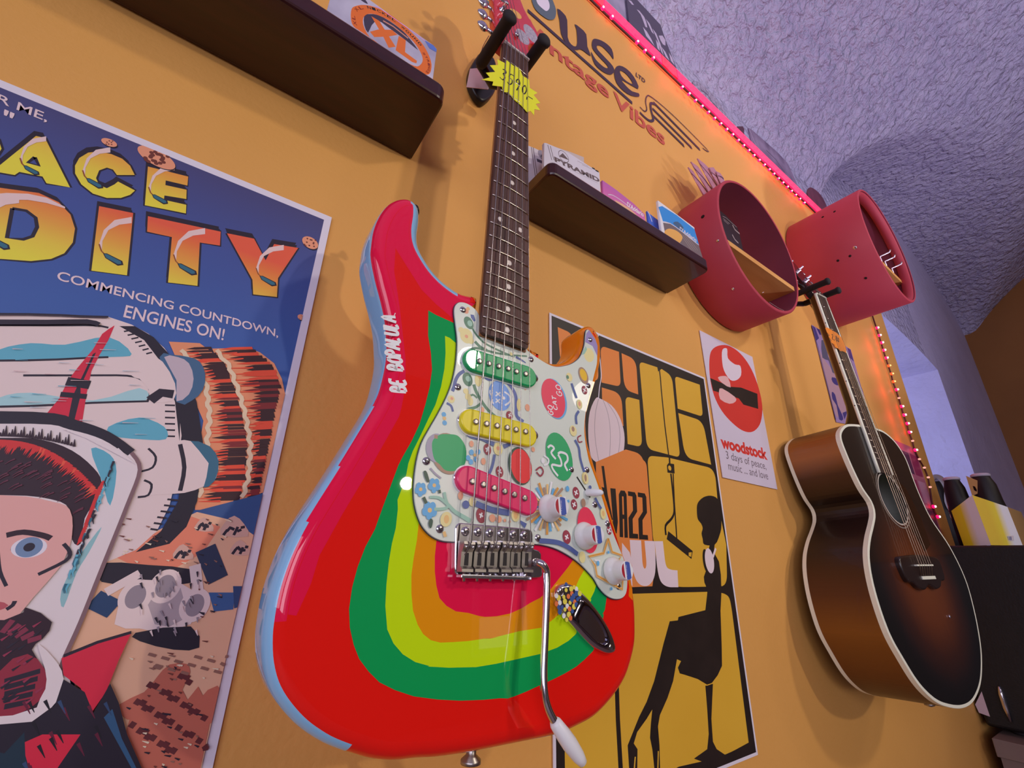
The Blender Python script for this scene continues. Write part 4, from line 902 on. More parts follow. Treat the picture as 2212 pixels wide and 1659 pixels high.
# ------------------------------------------------------------------ posters on the yellow wall
def poster(name, label, corners, paper, w=.0012, curl=None, cat='poster'):
    c = (sum(p[0] for p in corners) / len(corners), sum(p[1] for p in corners) / len(corners))
    fr = WALLF(c[0], c[1], w); m_ = MB(); o = [fr.pix(*p) for p in corners]; m_.prism(o, -w + .0003, 0, paper); return fr, m_, o
PAPER = mat('d2cce2', .5); CREAMP = mat('e0c0bc', .5)
k1 = crop(0, 0, 2.989); k5 = crop(0, 400, 2.989); k6 = crop(0, 900, 2.185)
fr = WALLF(300, 700, .0015); tl = fr.pix(716, 474); X0, X1, Z1 = -.232 - fr.o.x, tl[0], tl[1] + .003; Z0 = Z1 - .57
sp = MB(); sp.prism([(X0, Z0), (X1, Z0), (X1, Z1), (X0, Z1)], -.0012, 0, PAPER)
A = Art(sp, fr, 0, 5e-6); bd = .0075; A.clip = (X0 + bd, X1 - bd, Z0 + bd, Z1 - bd)
SKY = gradient('poster_night_blue', [(0, '355a9c'), (.5, '37589a'), (.75, '3c4d8c'), (1, '43406c')], Z1 - .36, Z1, .5)
A.uv([(X0 + bd, Z0 + bd), (X1 - bd, Z0 + bd), (X1 - bd, Z1 - bd), (X0 + bd, Z1 - bd)], SKY)
DK = mat('231a2a', .5); PINKW = mat('dcbcb8', .5); TEAL = mat('2c6478', .5); CYAN = mat('5aa4b8', .5); ORR = mat('c8442e', .5)
SAND = mat('dca888', .5); REDP = mat('c8203c', .5); NAVYP = mat('1e1626', .5); SKIN = mat('dfa098', .5)
def rowgrad(nm, a, b):
    return gradient(nm, [(0, 'eccc3a'), (.25, 'eebc3e'), (.55, 'e8943c'), (.85, 'e46c38'), (1, 'd8583c')], fr.pix(*b)[1], fr.pix(*a)[1], .5)
G1 = rowgrad('letter_fade_upper', k1(1000, 900)[0], k1(1000, 1345)[0]); G2 = rowgrad('letter_fade_lower', k5(700, 130)[0], k5(700, 605)[0])
def letter(px, M, hole_=None, dx=-4, dy=-11):
    A.poly([(x + dx, y + dy) for x, y in px] , DK)
    A.poly([(x + dx * .5, y + dy * .5) for x, y in px], DK)
    cx_ = sum(p[0] for p in px) / len(px); cy_ = sum(p[1] for p in px) / len(px)
    A.line(px, .0030, DK, 0, True); A.poly(px, M)
    if hole_: A.poly([(x, y) for x, y in hole_], SKY); A.line(hole_, .0024, DK, 0, True)
def marker(o, k, M=PINKW):
    """the white swoosh and the little teal capsule inside each letter"""
    arc = [(185, -235), (75, -215), (5, -150), (-25, -60), (-8, -10), (-3, -80), (35, -150), (105, -185), (185, -195)]
    f = lambda pts: [(o[0] + x * k / 2.989, o[1] + y * k / 2.989) for x, y in pts]
    A.poly(f(arc), M); A.line(f([(-25, -60), (-10, -15), (5, 0)]), .001, mat('8a4a24', .5)); A.poly(f([(0, 0), (25, 0), (125, 50), (132, 75), (95, 80), (15, 30)]), DK); A.poly(f([(8, 4), (25, 5), (115, 52), (118, 68), (95, 70), (20, 28)]), TEAL)
letter(k1(232, 878, 290, 890, 452, 1210, 300, 1183, 275, 1140, 125, 1110, 95, 1130, -20, 1110, -30, 1090), G1, k1(225, 1015, 252, 1070, 180, 1050))
letter(k1(870, 1130, 755, 1130, 730, 1095, 690, 1082, 640, 1100, 620, 1150, 640, 1195, 690, 1215, 740, 1190, 762, 1172, 872, 1230, 840, 1258, 780, 1278, 690, 1278, 600, 1250, 525, 1190, 485, 1120, 484, 1070, 512, 1020, 570, 985, 640, 978, 720, 995, 790, 1025, 840, 1070), G1)
letter(k1(955, 1075, 1215, 1140, 1210, 1198, 1070, 1165, 1068, 1195, 1205, 1225, 1203, 1285, 1062, 1262, 1058, 1290, 1203, 1322, 1200, 1378, 935, 1325), G1)
letter(k1(-60, 870, -10, 900, 10, 960, -20, 1010, -90, 1020, -100, 1110, -190, 1090, -170, 850), G1)
letter(k5(-150, -5, 60, 25, 250, 50, 380, 110, 455, 190, 484, 280, 470, 370, 415, 440, 330, 476, 200, 490, -150, 465), G2, k5(80, 150, 170, 165, 230, 210, 240, 270, 210, 330, 150, 350, 45, 340))
letter(k5(-560, -60, -420, -60, -330, 40, -300, 200, -350, 330, -480, 390, -620, 350, -690, 200, -660, 20), G2, k5(-520, 80, -460, 90, -430, 200, -470, 280, -540, 240, -560, 150))
letter(k5(640, 135, 860, 180, 820, 582, 590, 552), G2)
letter(k5(955, 200, 1425, 300, 1420, 390, 1290, 370, 1275, 650, 1085, 628, 1110, 335, 950, 300), G2)
letter(k5(1465, 310, 1640, 345, 1715, 485, 1770, 380, 1925, 405, 1795, 600, 1788, 722, 1635, 705, 1630, 610), G2)
for q, k in ((k1(150, 1068)[0], .8), (k1(555, 1150)[0], .85), (k1(980, 1255)[0], .8), (k5(665, 440)[0], 1), (k5(1145, 505)[0], .97), (k5(1675, 585)[0], .85), (k5(-80, 330)[0], 1.1)): marker(q, k)
A.poly(k5(-60, 60, 40, 50, 180, 55, 300, 80, 420, 140, 420, 150, 300, 115, 180, 95, 60, 95, -60, 120), PINKW)
LET = mat('dcc0c4', .5)
A.text('COMMENCING COUNTDOWN,', k5(362, 620)[0], k5(1795, 990)[0], k5(378, 552)[0], LET, .012); A.text('ENGINES ON!', k5(795, 852)[0], k5(1442, 1003)[0], k5(815, 772)[0], LET, .012)
A.text('R ME,', k1(-25, 665)[0], k1(300, 795)[0], k1(-8, 605)[0], LET, .01); A.text('"', k1(20, 740)[0], k1(85, 768)[0], k1(30, 705)[0], LET, .02)
ROCK = mat('d89070', .5); RKD = mat('6a342c', .5)
for (x, y), rx, ry, ang in ((k1(1012, 1018)[0], .0155, .0088, -.25), (k1(705, 920)[0], .0055, .004, 0), (k1(2003, 1567)[0], .0085, .0072, -.3), (k5(1945, 852)[0], .0035, .0032, 0)):
    A.ell((x + 1.5, y + 2), rx, DK, ry, ang); A.ell((x, y), rx, ROCK, ry, ang)
    for i in range(int(rx * 1400)):
        a = i * 2.4; A.ell((x + rx * 1900 * math.cos(a) * .46 * (1 + i % 2 * .8), y + ry * 1900 * math.sin(a) * .46 * (1 + i % 2 * .6)), rx * .11, RKD)
# ship, flames, ground
FL = [mat(h, .5) for h in ('e88a62', 'd8482e', '7a2024', '34141c')]
A.poly(k5(1090, 1010, 1290, 1020, 1370, 1080, 1420, 1160, 1480, 1210, 1500, 1300, 1560, 1380, 1570, 1450, 1610, 1540, 1600, 1620) + k6(1170, 60, 1160, 200, 1140, 330, 1100, 400, 960, 440, 920, 440, 930, 200, 960, 20), FL[0], 0)
A.poly(k5(1370, 1055, 1600, 1050, 1680, 1080, 1770, 1150, 1820, 1250, 1855, 1350, 1850, 1500, 1845, 1600) + k6(1320, 120, 1275, 300, 1265, 360, 1130, 400, 1160, 220, 1165, 60), FL[0])
def lim(y): return 688 - .2065 * (y - 480)
random.seed(3)
def at(tab, y):
    for (xa_, ya), (xb_, yb_) in zip(tab, tab[1:]):
        if ya <= y <= yb_: return xa_ + (xb_ - xa_) * (y - ya) / (yb_ - ya)
    return tab[-1][0]
CL = [(365, 738), (410, 780), (440, 830), (448, 900), (440, 980), (428, 1060), (420, 1100)]; CM = [(458, 752), (490, 790), (512, 850), (526, 900), (536, 960), (532, 1030), (516, 1085)]; CR = [(545, 752), (592, 790), (616, 850), (620, 900), (608, 1000), (590, 1060), (585, 1085)]
for L0, L1 in ((CL, CM), (CM, CR)):
    y = 752
    while y < 1082:
        x0, x1 = at(L0, y), min(at(L1, y), lim(y) - 8); w_ = x1 - x0; h = 3.2 + random.random() * 3
        st = x0 + w_ * (.12 + .28 * random.random()); en = x1 - w_ * .06 * random.random(); M = FL[random.choice((1, 2, 3, 3))]
        A.poly([(st, y + 2), (st + (en - st) * .35, y - h * .5), (en, y - h * .8), (en + 2, y + h * .6), (st + (en - st) * .4, y + h * .9)], M)
        if random.random() < .6: A.line([(x0 + w_ * .05, y + 5), (x0 + w_ * .55, y + 4)], [.0004, .0018], FL[1])
        y += 6.4
    A.line([(at(L0, yy) + 5 + 3 * math.sin(yy * .25), yy) for yy in range(756, 1080, 6)], .0035, mat('ecc0a0', .5), 0)
A.poly(k6(925, 445, 1265, 365, 1235, 560, 1100, 520), mat('2c4c80', .5)); A.poly(k6(480, 660, 930, 450, 1100, 490, 1230, 560, 1150, 900, 1080, 1250, 990, 3600, 100, 3600, 300, 900), SAND)
A.poly(k6(520, 650, 900, 470, 1040, 520, 960, 640, 820, 720, 600, 690), mat('d87c60', .5))
WHS = mat('dcc4c0', .5)
A.poly(k5(-900, 830, 180, 832, 520, 845, 700, 850, 850, 900, 960, 960, 1060, 1050, 1140, 1160, 1200, 1300, 1230, 1480, 1220, 1659) + k6(860, 60, 840, 250, 800, 420, 740, 540, 640, 630, 470, 700, 200, 760, -100, 800), WHS)
A.poly(k5(770, 910, 870, 910, 990, 980, 1100, 1100, 1190, 1180, 1270, 1400, 1310, 1659) + k6(955, 60, 960, 200, 930, 400, 880, 520, 800, 600, 640, 640, 760, 540, 840, 400, 870, 200, 850, 30) + k5(1160, 1659, 1130, 1400, 1030, 1130, 930, 1000), NAVYP)
for i in range(7): A.line(k5(800 + i * 24, 945 + i * 24, 850 + i * 22, 935 + i * 24), .0013, DK)
for i in range(6): A.line(k5(1065, 1420 + 40 * i, 1130, 1422 + 40 * i), .0014, DK)
for i in range(6): A.line(k6(790 - i * 16, 390 + 28 * i, 845 - i * 20, 395 + 28 * i), .0014, DK)
A.poly(k5(0, 1060, 200, 1020, 420, 1030, 700, 980, 850, 1090, 700, 1110, 0, 1130), CYAN, 3); A.poly(k5(0, 1370, 200, 1340, 600, 1390, 900, 1310, 940, 1390, 500, 1400, 0, 1430), mat('9cc4c8', .5), 3); A.poly(k5(700, 1560, 900, 1500, 1060, 1560, 1070, 1640, 900, 1640, 740, 1620), CYAN, 3)
for l in ((-900, 900, 300, 905, 600, 905, 700, 920), (-900, 1140, 200, 1130, 560, 1115, 700, 1110), (150, 1228, 560, 1228, 820, 1230, 920, 1260, 970, 1330, 950, 1400), (-900, 1450, 200, 1425, 600, 1405, 950, 1395)): A.line(k5(*l), .0016, DK, 3)
A.poly(k5(1030, 1110, 1110, 1095, 1220, 1110, 1290, 1140, 1325, 1220, 1310, 1320, 1240, 1390, 1140, 1400), mat('3c5f80', .5), 2); A.poly(k5(1060, 1110, 1150, 1110, 1220, 1150, 1250, 1250, 1220, 1350, 1140, 1395, 1140, 1260), mat('b8a8b0', .5), 2)
A.poly(k5(860, 1110, 960, 1095, 1050, 1140, 1130, 1280, 1120, 1390, 980, 1400, 960, 1320, 900, 1250, 850, 1230), WHS, 2); A.line(k5(970, 1390, 1040, 1340, 1120, 1350), .0075, DK)
A.poly(k6(630, 150, 760, 130, 870, 110, 980, 140, 1030, 200, 1020, 290, 960, 330, 870, 360, 720, 370, 640, 380), WHS, 2); A.poly(k6(900, 115, 990, 140, 1032, 210, 1015, 300, 960, 335, 985, 220), mat('34647c', .5), 2); A.line(k6(850, 130, 870, 240, 850, 350), .003, DK, 3); A.line(k6(700, 150, 735, 190, 720, 240, 660, 260), .0016, DK, 3); A.line(k6(680, 300, 715, 320, 700, 370, 650, 380), .0016, DK, 3)
# spire between ship and helmet
A.poly(k5(700, 930, 740, 905, 700, 1000, 640, 1100, 590, 1200, 560, 1340, 530, 1530, 280, 1500, 380, 1380, 440, 1260, 500, 1180, 600, 1060, 660, 960), REDP); A.poly(k5(600, 1090, 620, 1080, 520, 1300, 520, 1360, 480, 1520, 440, 1510, 470, 1360), DK); A.line(k5(430, 1265, 580, 1290), .007, NAVYP); A.line(k5(390, 1350, 560, 1365), .004, NAVYP)
# ground clutter
for q, s_ in ((k6(960, 510)[0], 1), (k6(1100, 520)[0], 1.5), (k6(1130, 620)[0], 1.1), (k6(860, 640)[0], 1.1)):
    x, y = q
    A.poly([(x - 18 * s_, y + 12 * s_), (x - 12 * s_, y - 6 * s_), (x + 2 * s_, y - 16 * s_), (x + 16 * s_, y - 4 * s_), (x + 22 * s_, y + 14 * s_)], mat('c8a090', .5), 2)
    for i in range(6): A.line([(x - 14 * s_ + i * 5 * s_, y + 12 * s_ - (i % 3) * 8), (x - 8 * s_ + i * 5 * s_, y + 4 * s_ - (i % 2) * 6)], .0022, DK)
A.poly(k6(470, 690, 700, 700, 900, 720, 930, 780, 700, 800, 480, 780), NAVYP, 2); A.poly(k6(600, 810, 680, 770, 860, 790, 930, 860, 900, 980, 740, 1010, 660, 1000, 540, 980), WHS, 2); A.poly(k6(700, 790, 850, 800, 860, 960, 730, 980), mat('a8989c', .5), 2); A.poly(k6(640, 1020, 900, 990, 940, 1090, 820, 1100, 660, 1060), NAVYP, 2)
A.poly(k6(985, 830, 1110, 830, 1100, 910, 1010, 920), mat('34588c', .5)); A.poly(k6(1100, 800, 1165, 800, 1140, 900, 1105, 905), mat('26406c', .5)); A.line(k6(970, 620, 1030, 770), .014, mat('26304c', .5)); A.line(k6(440, 860, 540, 910), .012, mat('1e3a60', .5)); A.line(k6(920, 700, 940, 880), .0075, WHS); A.line(k6(500, 830, 660, 740), .006, WHS)
for q in (k6(640, 850)[0], k6(780, 800)[0], k6(920, 890)[0]): A.ell(q, .010, WHS, .012); A.ell(q, .006, mat('8c8088', .5), .008)
RKR = mat('b86450', .5)
for pts_ in ((560, 1360, 680, 1300, 740, 1230, 800, 1170, 890, 1170, 890, 1240, 860, 1290, 900, 1380, 800, 1420, 600, 1430), (920, 1380, 980, 1290, 1060, 1280, 1030, 1440, 900, 1470), (590, 1500, 700, 1430, 850, 1380, 1000, 1400, 1010, 3600, 640, 3600)): A.poly(k6(*pts_), RKR, 2)
for i in range(48):
    x = 600 + (i * 97) % 400; y = 1200 + (i * 61) % 380
    if x + (1659 - y) * .1 > 1000 or (y < 1330 and not 690 < x < 890): continue
    A.line(k6(x, y, x + 24, y + 12), .0034, mat('5c2428', .5))
for i in range(14): A.line(k6(700 + i * 31 % 380, 1120 + i * 53 % 90, 735 + i * 31 % 380, 1130 + i * 53 % 90), .0018, mat('8a6052', .5))
random.seed(11)
for i in range(150):
    x, y = 560 + 520 * random.random(), 460 + 1190 * random.random()
    if x / 2.185 > lim(900 + y / 2.185) - 26 or 690 < y < 1110 and x < 930: continue
    A.line(k6(x, y, x + 10 + 22 * random.random(), y + 3 + 6 * random.random()), [.0004, .0012], random.choice((RKD, mat('8a6052', .5), mat('f0c8ac', .5), DK)))
for i in range(40):
    x, y = 640 + 320 * random.random(), 720 + 300 * random.random(); A.line(k6(x, y, x + 14 * random.random(), y + 26), [.0014, .0005], random.choice((DK, mat('8c8088', .5), WHS)))
for i in range(30):
    x, y = 20 + 900 * random.random(), 1010 + 620 * random.random(); A.line(k5(x, y, x + 60 + 60 * random.random(), y + 2), [.0006, .0002], random.choice((CYAN, mat('a8b4bc', .5), mat('c8a8a8', .5))))
A.line(k5(-900, 830, 180, 832, 520, 845, 700, 850), .0016, DK, 2); A.line(k5(-900, 880, 300, 884, 560, 880, 640, 900), .004, DK, 2)
# a red-haired space traveller in a glass helmet (plain comic figure)
GLASS = mat('dccccc', .5)
A.poly(k6(-900, 20, 100, 0, 300, 20, 480, 70, 600, 150, 655, 220, 660, 280, 600, 420, 500, 680, 400, 920, 310, 1120, 250, 1320, -900, 1500), GLASS, 3); A.line(k6(-900, 10, 150, 5, 350, 40, 500, 90, 620, 170), [.010, .006], NAVYP, 4); A.line(k6(620, 170, 660, 250, 600, 420, 480, 720, 380, 970, 300, 1150, 240, 1330), .0026, mat('7a5c60', .5), 4)
A.poly(k6(430, 150, 520, 180, 550, 260, 520, 420, 480, 300), CYAN, 3); A.poly(k6(480, 520, 420, 640, 360, 740, 300, 900, 290, 820, 380, 650), mat('88b4b8', .5), 3)
HAIR = mat('2a1020', .5); HRED = mat('c82c2c', .5)
A.poly(k6(-900, 120, 0, 100, 200, 110, 340, 160, 440, 240, 480, 310, 450, 400, 400, 480, 380, 600, 340, 580, 330, 440, 240, 390, 0, 370, -900, 380), HAIR, 3)
random.seed(5)
for i in range(60):
    a = i / 59; x = -20 + 480 * a; y = 108 + 235 * a ** 2.4; l = 34 + 44 * random.random(); w_ = 7 + 9 * random.random()
    dx, dy = -.35 - .5 * a, .94 - .3 * a
    A.poly(k6(x - w_, y, x + w_, y + w_ * a, x + dx * l * .5 + w_ * .3, y + dy * l * .6, x + dx * l, y + dy * l, x + dx * l * .4 - w_ * .6, y + dy * l * .5), HRED if random.random() < .8 else mat('e05038', .5))
for i in range(26):
    y = 300 + 11 * i; x = 470 - (i - 4) * 4.2; l = 26 + 34 * random.random()
    A.poly(k6(x, y, x + 8, y + 9, x - l * .6, y + l, x - l * .35, y + l * .4), HRED)
for i in range(40):
    a = random.random(); x = -10 + 420 * a; y = 190 + 130 * a * a + 130 * random.random(); A.line(k6(x, y, x - 22, y + 9, x - 50, y + 26), [.0011, .0003], mat('5c2438', .5))
for i in range(26):
    x = i * 14; y = 92 + x * x * .0004; A.line(k6(x, y, x + 3, y - 18 - 16 * (i % 3)), [.0016, .0004], HAIR)
for i in range(16):
    x = 300 + i * 17; A.line(k6(x, 60 + i * 6, x + 40, 66 + i * 8, x + 90, 92 + i * 9), [.0012, .0004], GLASS)
for i in range(34):
    a = random.random(); x = 540 - a * 250; y = 200 + a * 640 + 40 * random.random(); A.line(k6(x, y, x - 12, y + 26, x - 8, y + 46), [.0016, .0004], random.choice((CYAN, TEAL, DK)))
A.poly(k6(-900, 380, 0, 370, 240, 400, 330, 440, 340, 560, 300, 680, 240, 760, 160, 850, 60, 960, -60, 990, -900, 960), SKIN, 3)
A.line(k6(60, 618, 130, 588, 190, 598, 215, 620, 140, 645, 70, 632), .0016, DK, 2, True); A.ell(k6(138, 618)[0], .0088, mat('d8d0dc', .5), .0066); A.ell(k6(138, 616)[0], .0066, mat('6c84a4', .5)); A.ell(k6(138, 616)[0], .0028, DK)
A.ell(k6(-150, 640)[0], .0088, mat('d8d0dc', .5), .0066); A.ell(k6(-150, 638)[0], .0062, mat('6c84a4', .5)); A.ell(k6(-150, 638)[0], .0028, DK); A.line(k6(-260, 590, -170, 560, -90, 575), .0035, HAIR, 3)
A.line(k6(30, 560, 110, 545, 200, 560, 240, 575), .0035, HAIR, 3); A.line(k6(-10, 640, 0, 730, 30, 800), .0018, DK, 3); A.line(k6(30, 910, 60, 890, 70, 870), .0022, DK, 2); A.line(k6(300, 600, 330, 640, 310, 680, 180, 745), .0022, DK, 3); A.poly(k6(-120, 880, -20, 870, 40, 890, -20, 920, -120, 920), mat('b05058', .5), 2)
A.poly(k6(-900, 1000, 20, 960, 120, 900, 245, 970, 200, 1050, 150, 1100, 220, 1220, 200, 1340, 60, 1420, -900, 1480), HAIR, 2); A.poly(k6(0, 1200, 130, 1120, 210, 1190, 220, 1290, 150, 1370, 0, 1420), mat('8c2438', .5), 2)
for i in range(5): A.line(k6(10 + i * 30, 1020 + i * 10, 60 + i * 34, 960 + i * 20), .003, mat('7c2840', .5)); A.line(k6(20, 1250 + i * 30, 190 - i * 12, 1200 + i * 36), .003, DK)
A.poly(k6(180, 1070, 270, 1160, 300, 1240, 280, 1330, 180, 1420, 0, 1490, -900, 1520, -900, 1470, 60, 1410, 190, 1330, 220, 1240, 200, 1150), GLASS, 2)
A.poly(k6(290, 1140, 460, 1070, 620, 1020, 560, 1150, 500, 1300, 430, 1400, 380, 1280, 300, 1220), REDP); A.line(k6(300, 1130, 460, 1065, 620, 1018), .002, DK)
A.poly(k6(300, 1240, 400, 1300, 440, 1400, 520, 1260, 560, 1350, 600, 1500, 620, 3600, -900, 3600, -900, 1530, 150, 1440, 260, 1360), NAVYP); A.poly(k6(40, 1570, 200, 1500, 380, 1500, 270, 1660, 250, 3600, -50, 3600), REDP); A.poly(k6(490, 1420, 530, 1380, 575, 1520, 600, 3600, 520, 3600), mat('2c5478', .5)); A.poly(k6(20, 1590, 120, 1600, 200, 3600, -900, 3600, -900, 1560), mat('142c3c', .5), 2)
random.seed(8)
for i in range(18):
    x, y = 20 + 480 * random.random(), 1330 + 320 * random.random(); A.line(k6(x, y, x + 30, y + 60), [.0018, .0003], random.choice((mat('5c1430', .5), mat('14101c', .5), mat('2c4468', .5))))
for i in range(30):
    x, y = -20 + 200 * random.random(), 980 + 380 * random.random(); A.line(k6(x, y, x + 40, y - 26), [.0016, .0003], random.choice((mat('8c2c48', .5), DK)))
sp.build('space_poster', None, fr, 'comic poster of a spaceship and red-haired traveller, left of the painted guitar', 'poster')

# ---- jazz poster
b5 = crop(1180, 650, 4.254); b6 = crop(1180, 980, 2.444)
cor = [(1187, 675), (1522, 815.7), (1637.4, 1630.6), (1193, 1800)]
fr = WALLF(1400, 1200, .0015); P_ = [fr.pix(*q) for q in cor[:3]]; jz = MB()
cor2 = [P_[0], P_[1], P_[2], (P_[0][0] + .001, P_[2][1] - .002)]
jz.prism(cor2, -.0012, 0, PAPER); A = Art(jz, fr, 0); xc = sum(p[0] for p in cor2) / 4; yc = sum(p[1] for p in cor2) / 4
BLK = noisy('worn_black_ink', '1d1412', '241a17', 30, .45); YEL = noisy('ochre_print', 'cc9c2a', 'd2a432', 4, .5); ORP = noisy('orange_print', 'd67a34', 'dc8440', 4, .5); LIL = mat('dcc6cc', .5)
e = .004; A.uv([(p[0] + (e if p[0] < xc else -e), p[1] + (e if p[1] < yc else -e)) for p in cor2], BLK)
def rpoly(px, M, r=.012):
    """outline with rounded corners; a corner given as (x, y, 0) stays sharp"""
    pts = [fr.pix(p[0], p[1]) for p in px]; out = []; N = len(pts)
    for i in range(N):
        a, b, c_ = Vector(pts[i - 1]), Vector(pts[i]), Vector(pts[(i + 1) % N]); rr = r if len(px[i]) < 3 else px[i][2]
        if rr == 0: out.append(tuple(b)); continue
        d1 = min(rr, (a - b).length * .48); d2 = min(rr, (c_ - b).length * .48); p0 = b + (a - b).normalized() * d1; p1 = b + (c_ - b).normalized() * d2
        for k in range(7):
            t = k / 6; q = p0 * (1 - t) ** 2 + b * 2 * t * (1 - t) + p1 * t * t; out.append((q.x, q.y))
    A.uv(out, M)
def R5(*p): return [(q[0], q[1]) + ((p[i * 3 + 2],) if p[i * 3 + 2] >= 0 else ()) for i, q in enumerate(b5(*[v for j in range(0, len(p), 3) for v in p[j:j + 2]]))]
def R6(*p): return [(q[0], q[1]) + ((p[i * 3 + 2],) if p[i * 3 + 2] >= 0 else ()) for i, q in enumerate(b6(*[v for j in range(0, len(p), 3) for v in p[j:j + 2]]))]
rpoly(R5(105, 240, 0, 240, 300, -1, 260, 560, -1, 130, 560, -1), ORP); rpoly(R5(280, 320, -1, 470, 410, -1, 480, 740, -1, 300, 700, -1), ORP)
rpoly(R5(500, 410, -1, 668, 468, 0, 685, 790, -1, 508, 750, 0), ORP); rpoly(R5(692, 480, 0, 825, 540, .02, 845, 860, 0, 718, 815, .02), ORP); rpoly(R5(510, 795, 0, 690, 850, .02, 710, 1150, 0, 520, 1130, 0), ORP)
rpoly(R5(725, 875, -1, 855, 910, 0, 882, 1345, .014, 748, 1315, 0), YEL); rpoly(R5(853, 555, .012, 1020, 610, 0, 1028, 650, 0, 1060, 625, 0, 1155, 690, .016, 1230, 1440, .012, 925, 1360, .016), YEL)
A.line(b5(1038, 620, 1048, 700, 1060, 850, 1090, 1150, 1125, 1420, 1130, 1500), .0032, BLK)
rpoly(R5(1180, 690, .01, 1410, 770, 0, 1440, 1065, .012, 1208, 990, 0), YEL); rpoly(R5(1213, 1030, 0, 1440, 1105, .022, 1515, 1505, 0, 1275, 1440, .022), YEL)
A.poly(b5(455, 895, 500, 900, 600, 960, 670, 1060, 710, 1180, 720, 1290, 705, 1400, 660, 1470, 590, 1515, 520, 1510, 430, 1460, 400, 1380, 385, 1200, 400, 1020), LIL, 3)
GRL = mat('a898a0', .5)
for l in ((480, 900, 450, 1050, 448, 1250, 485, 1490), (520, 905, 570, 1050, 590, 1250, 575, 1510), (560, 930, 650, 1080, 678, 1250, 655, 1450)): A.line(b5(*l), .0012, GRL, 4)
A.line(b5(484, 300, 470, 360, 490, 500, 500, 600, 505, 700, 490, 790, 480, 900), .0018, PAPER, 3)
# lower left orange field with the lettering, right field with the lamp
rpoly(R5(455, 1480, 0, 730, 1365, 0, 890, 1410, .02, 925, 1659, 0, 925, 1800, 0, 460, 1700, 0), ORP)
rpoly(R6(300, 60, 0, 480, 20, 0, 528, 40, .01, 560, 440, 0, 575, 590, .03, 560, 700, 0, 450, 705, 0, 330, 400, 0), ORP)
rpoly(R6(533, 10, .014, 640, 20, 0, 890, 80, .024, 905, 260, 0, 950, 480, 0, 955, 700, .02, 700, 705, .03, 600, 690, .02, 562, 430, 0), YEL)
rpoly(R6(0, 760, 0, 440, 740, 0, 900, 728, 0, 960, 745, .03, 975, 790, .02, 1068, 1525, 0, 930, 1600, .05, 700, 1652, 0, 400, 1800, 0, 100, 1800, 0, 95, 1400, 0, 60, 800, 0), YEL)
A.line(b6(298, 65, 318, 220, 345, 350), .0055, BLK); A.line(b6(372, 1210, 378, 1400, 395, 1700), .0075, BLK)
A.poly(b6(338, 182, 366, 185, 378, 360, 372, 420, 350, 432, 330, 420, 330, 395, 350, 398, 352, 350), BLK)
A.poly(b6(388, 440, 383, 215, 393, 194, 414, 196, 424, 215, 431, 444, 413, 444, 411, 345, 404, 344, 406, 442), BLK, 0, [b6(400, 225, 408, 226, 411, 322, 403, 321)])
for dx, dy in ((0, 0), (52, 6)): A.poly([(x + dx / 2.444, y + dy / 2.444) for x, y in b6(431, 198, 468, 204, 476, 222, 480, 306, 456, 345, 458, 422, 484, 424, 486, 449, 438, 446, 434, 338, 458, 300, 455, 226, 432, 222)], BLK)
A.poly(b6(400, 470, 440, 520, 450, 560, 455, 700, 400, 640), LIL)
rpoly(R6(440, 455, 0, 500, 458, 0, 508, 590, .008, 520, 612, .006, 530, 590, .01, 518, 460, 0, 572, 462, 0, 580, 640, .03, 540, 705, .03, 480, 690, .03, 450, 600, .02), LIL)
rpoly(R6(572, 462, 0, 615, 462, 0, 630, 600, .012, 660, 614, .008, 692, 616, 0, 697, 705, 0, 630, 705, .03, 590, 660, .03), LIL)
A.line(b6(650, 10, 652, 60), .004, BLK); A.poly(b6(637, 62, 645, 50, 675, 55, 678, 105, 640, 100), BLK); A.ell(b6(652, 76)[0], .0042, YEL); A.line(b6(658, 105, 672, 240, 675, 310, 660, 345, 630, 380, 632, 430), .0042, BLK, 3); A.line(b6(670, 105, 676, 250, 690, 460), .003, BLK); A.line(b6(640, 430, 770, 535), .0135, BLK); A.poly(b6(752, 522, 768, 520, 765, 545, 752, 540), YEL)
# seated figure
A.poly(b6(795, 300, 800, 260, 830, 230, 870, 222, 905, 240, 920, 300, 925, 380, 915, 430, 890, 480, 835, 480, 826, 450, 820, 420, 826, 395, 818, 370, 800, 345), BLK, 3)
A.poly(b6(865, 470, 890, 470, 885, 520, 912, 570, 922, 640, 925, 730, 920, 830, 926, 1000, 928, 1120, 905, 1170, 875, 1210, 850, 1220, 800, 1190, 740, 1170, 705, 1160, 695, 1130, 712, 1095, 690, 1085, 670, 1200, 640, 1290, 600, 1380, 590, 1440, 598, 1540, 602, 1700, 575, 1700, 560, 1560, 548, 1500, 552, 1430, 560, 1350, 530, 1400, 480, 1470, 462, 1530, 482, 1560, 480, 1700, 440, 1700, 430, 1540, 450, 1490, 490, 1390, 530, 1310, 570, 1200, 620, 1000, 652, 885, 695, 880, 698, 862, 840, 826, 852, 720, 835, 680, 832, 650, 850, 600, 862, 560, 855, 520), BLK)
A.poly(b6(840, 1225, 880, 1215, 872, 1400, 880, 1520, 900, 1560, 960, 1600, 860, 1640, 780, 1610, 850, 1560, 858, 1480, 850, 1350), BLK); A.line(b6(822, 1220, 850, 1222, 880, 1210), .0012, YEL, 2); A.line(b6(470, 1600, 462, 1700), .0022, YEL); A.line(b6(592, 1570, 588, 1700), .0022, YEL)
A.ell(b6(843, 565)[0], .0085, BLK, .018); A.ell(b6(862, 565)[0], .0125, LIL, .0195); A.line(b6(880, 545, 895, 500), .0045, LIL)
jz.build('jazz_poster', None, fr, 'tall black and ochre jazz poster with seated silhouette, behind the painted guitar', 'poster')

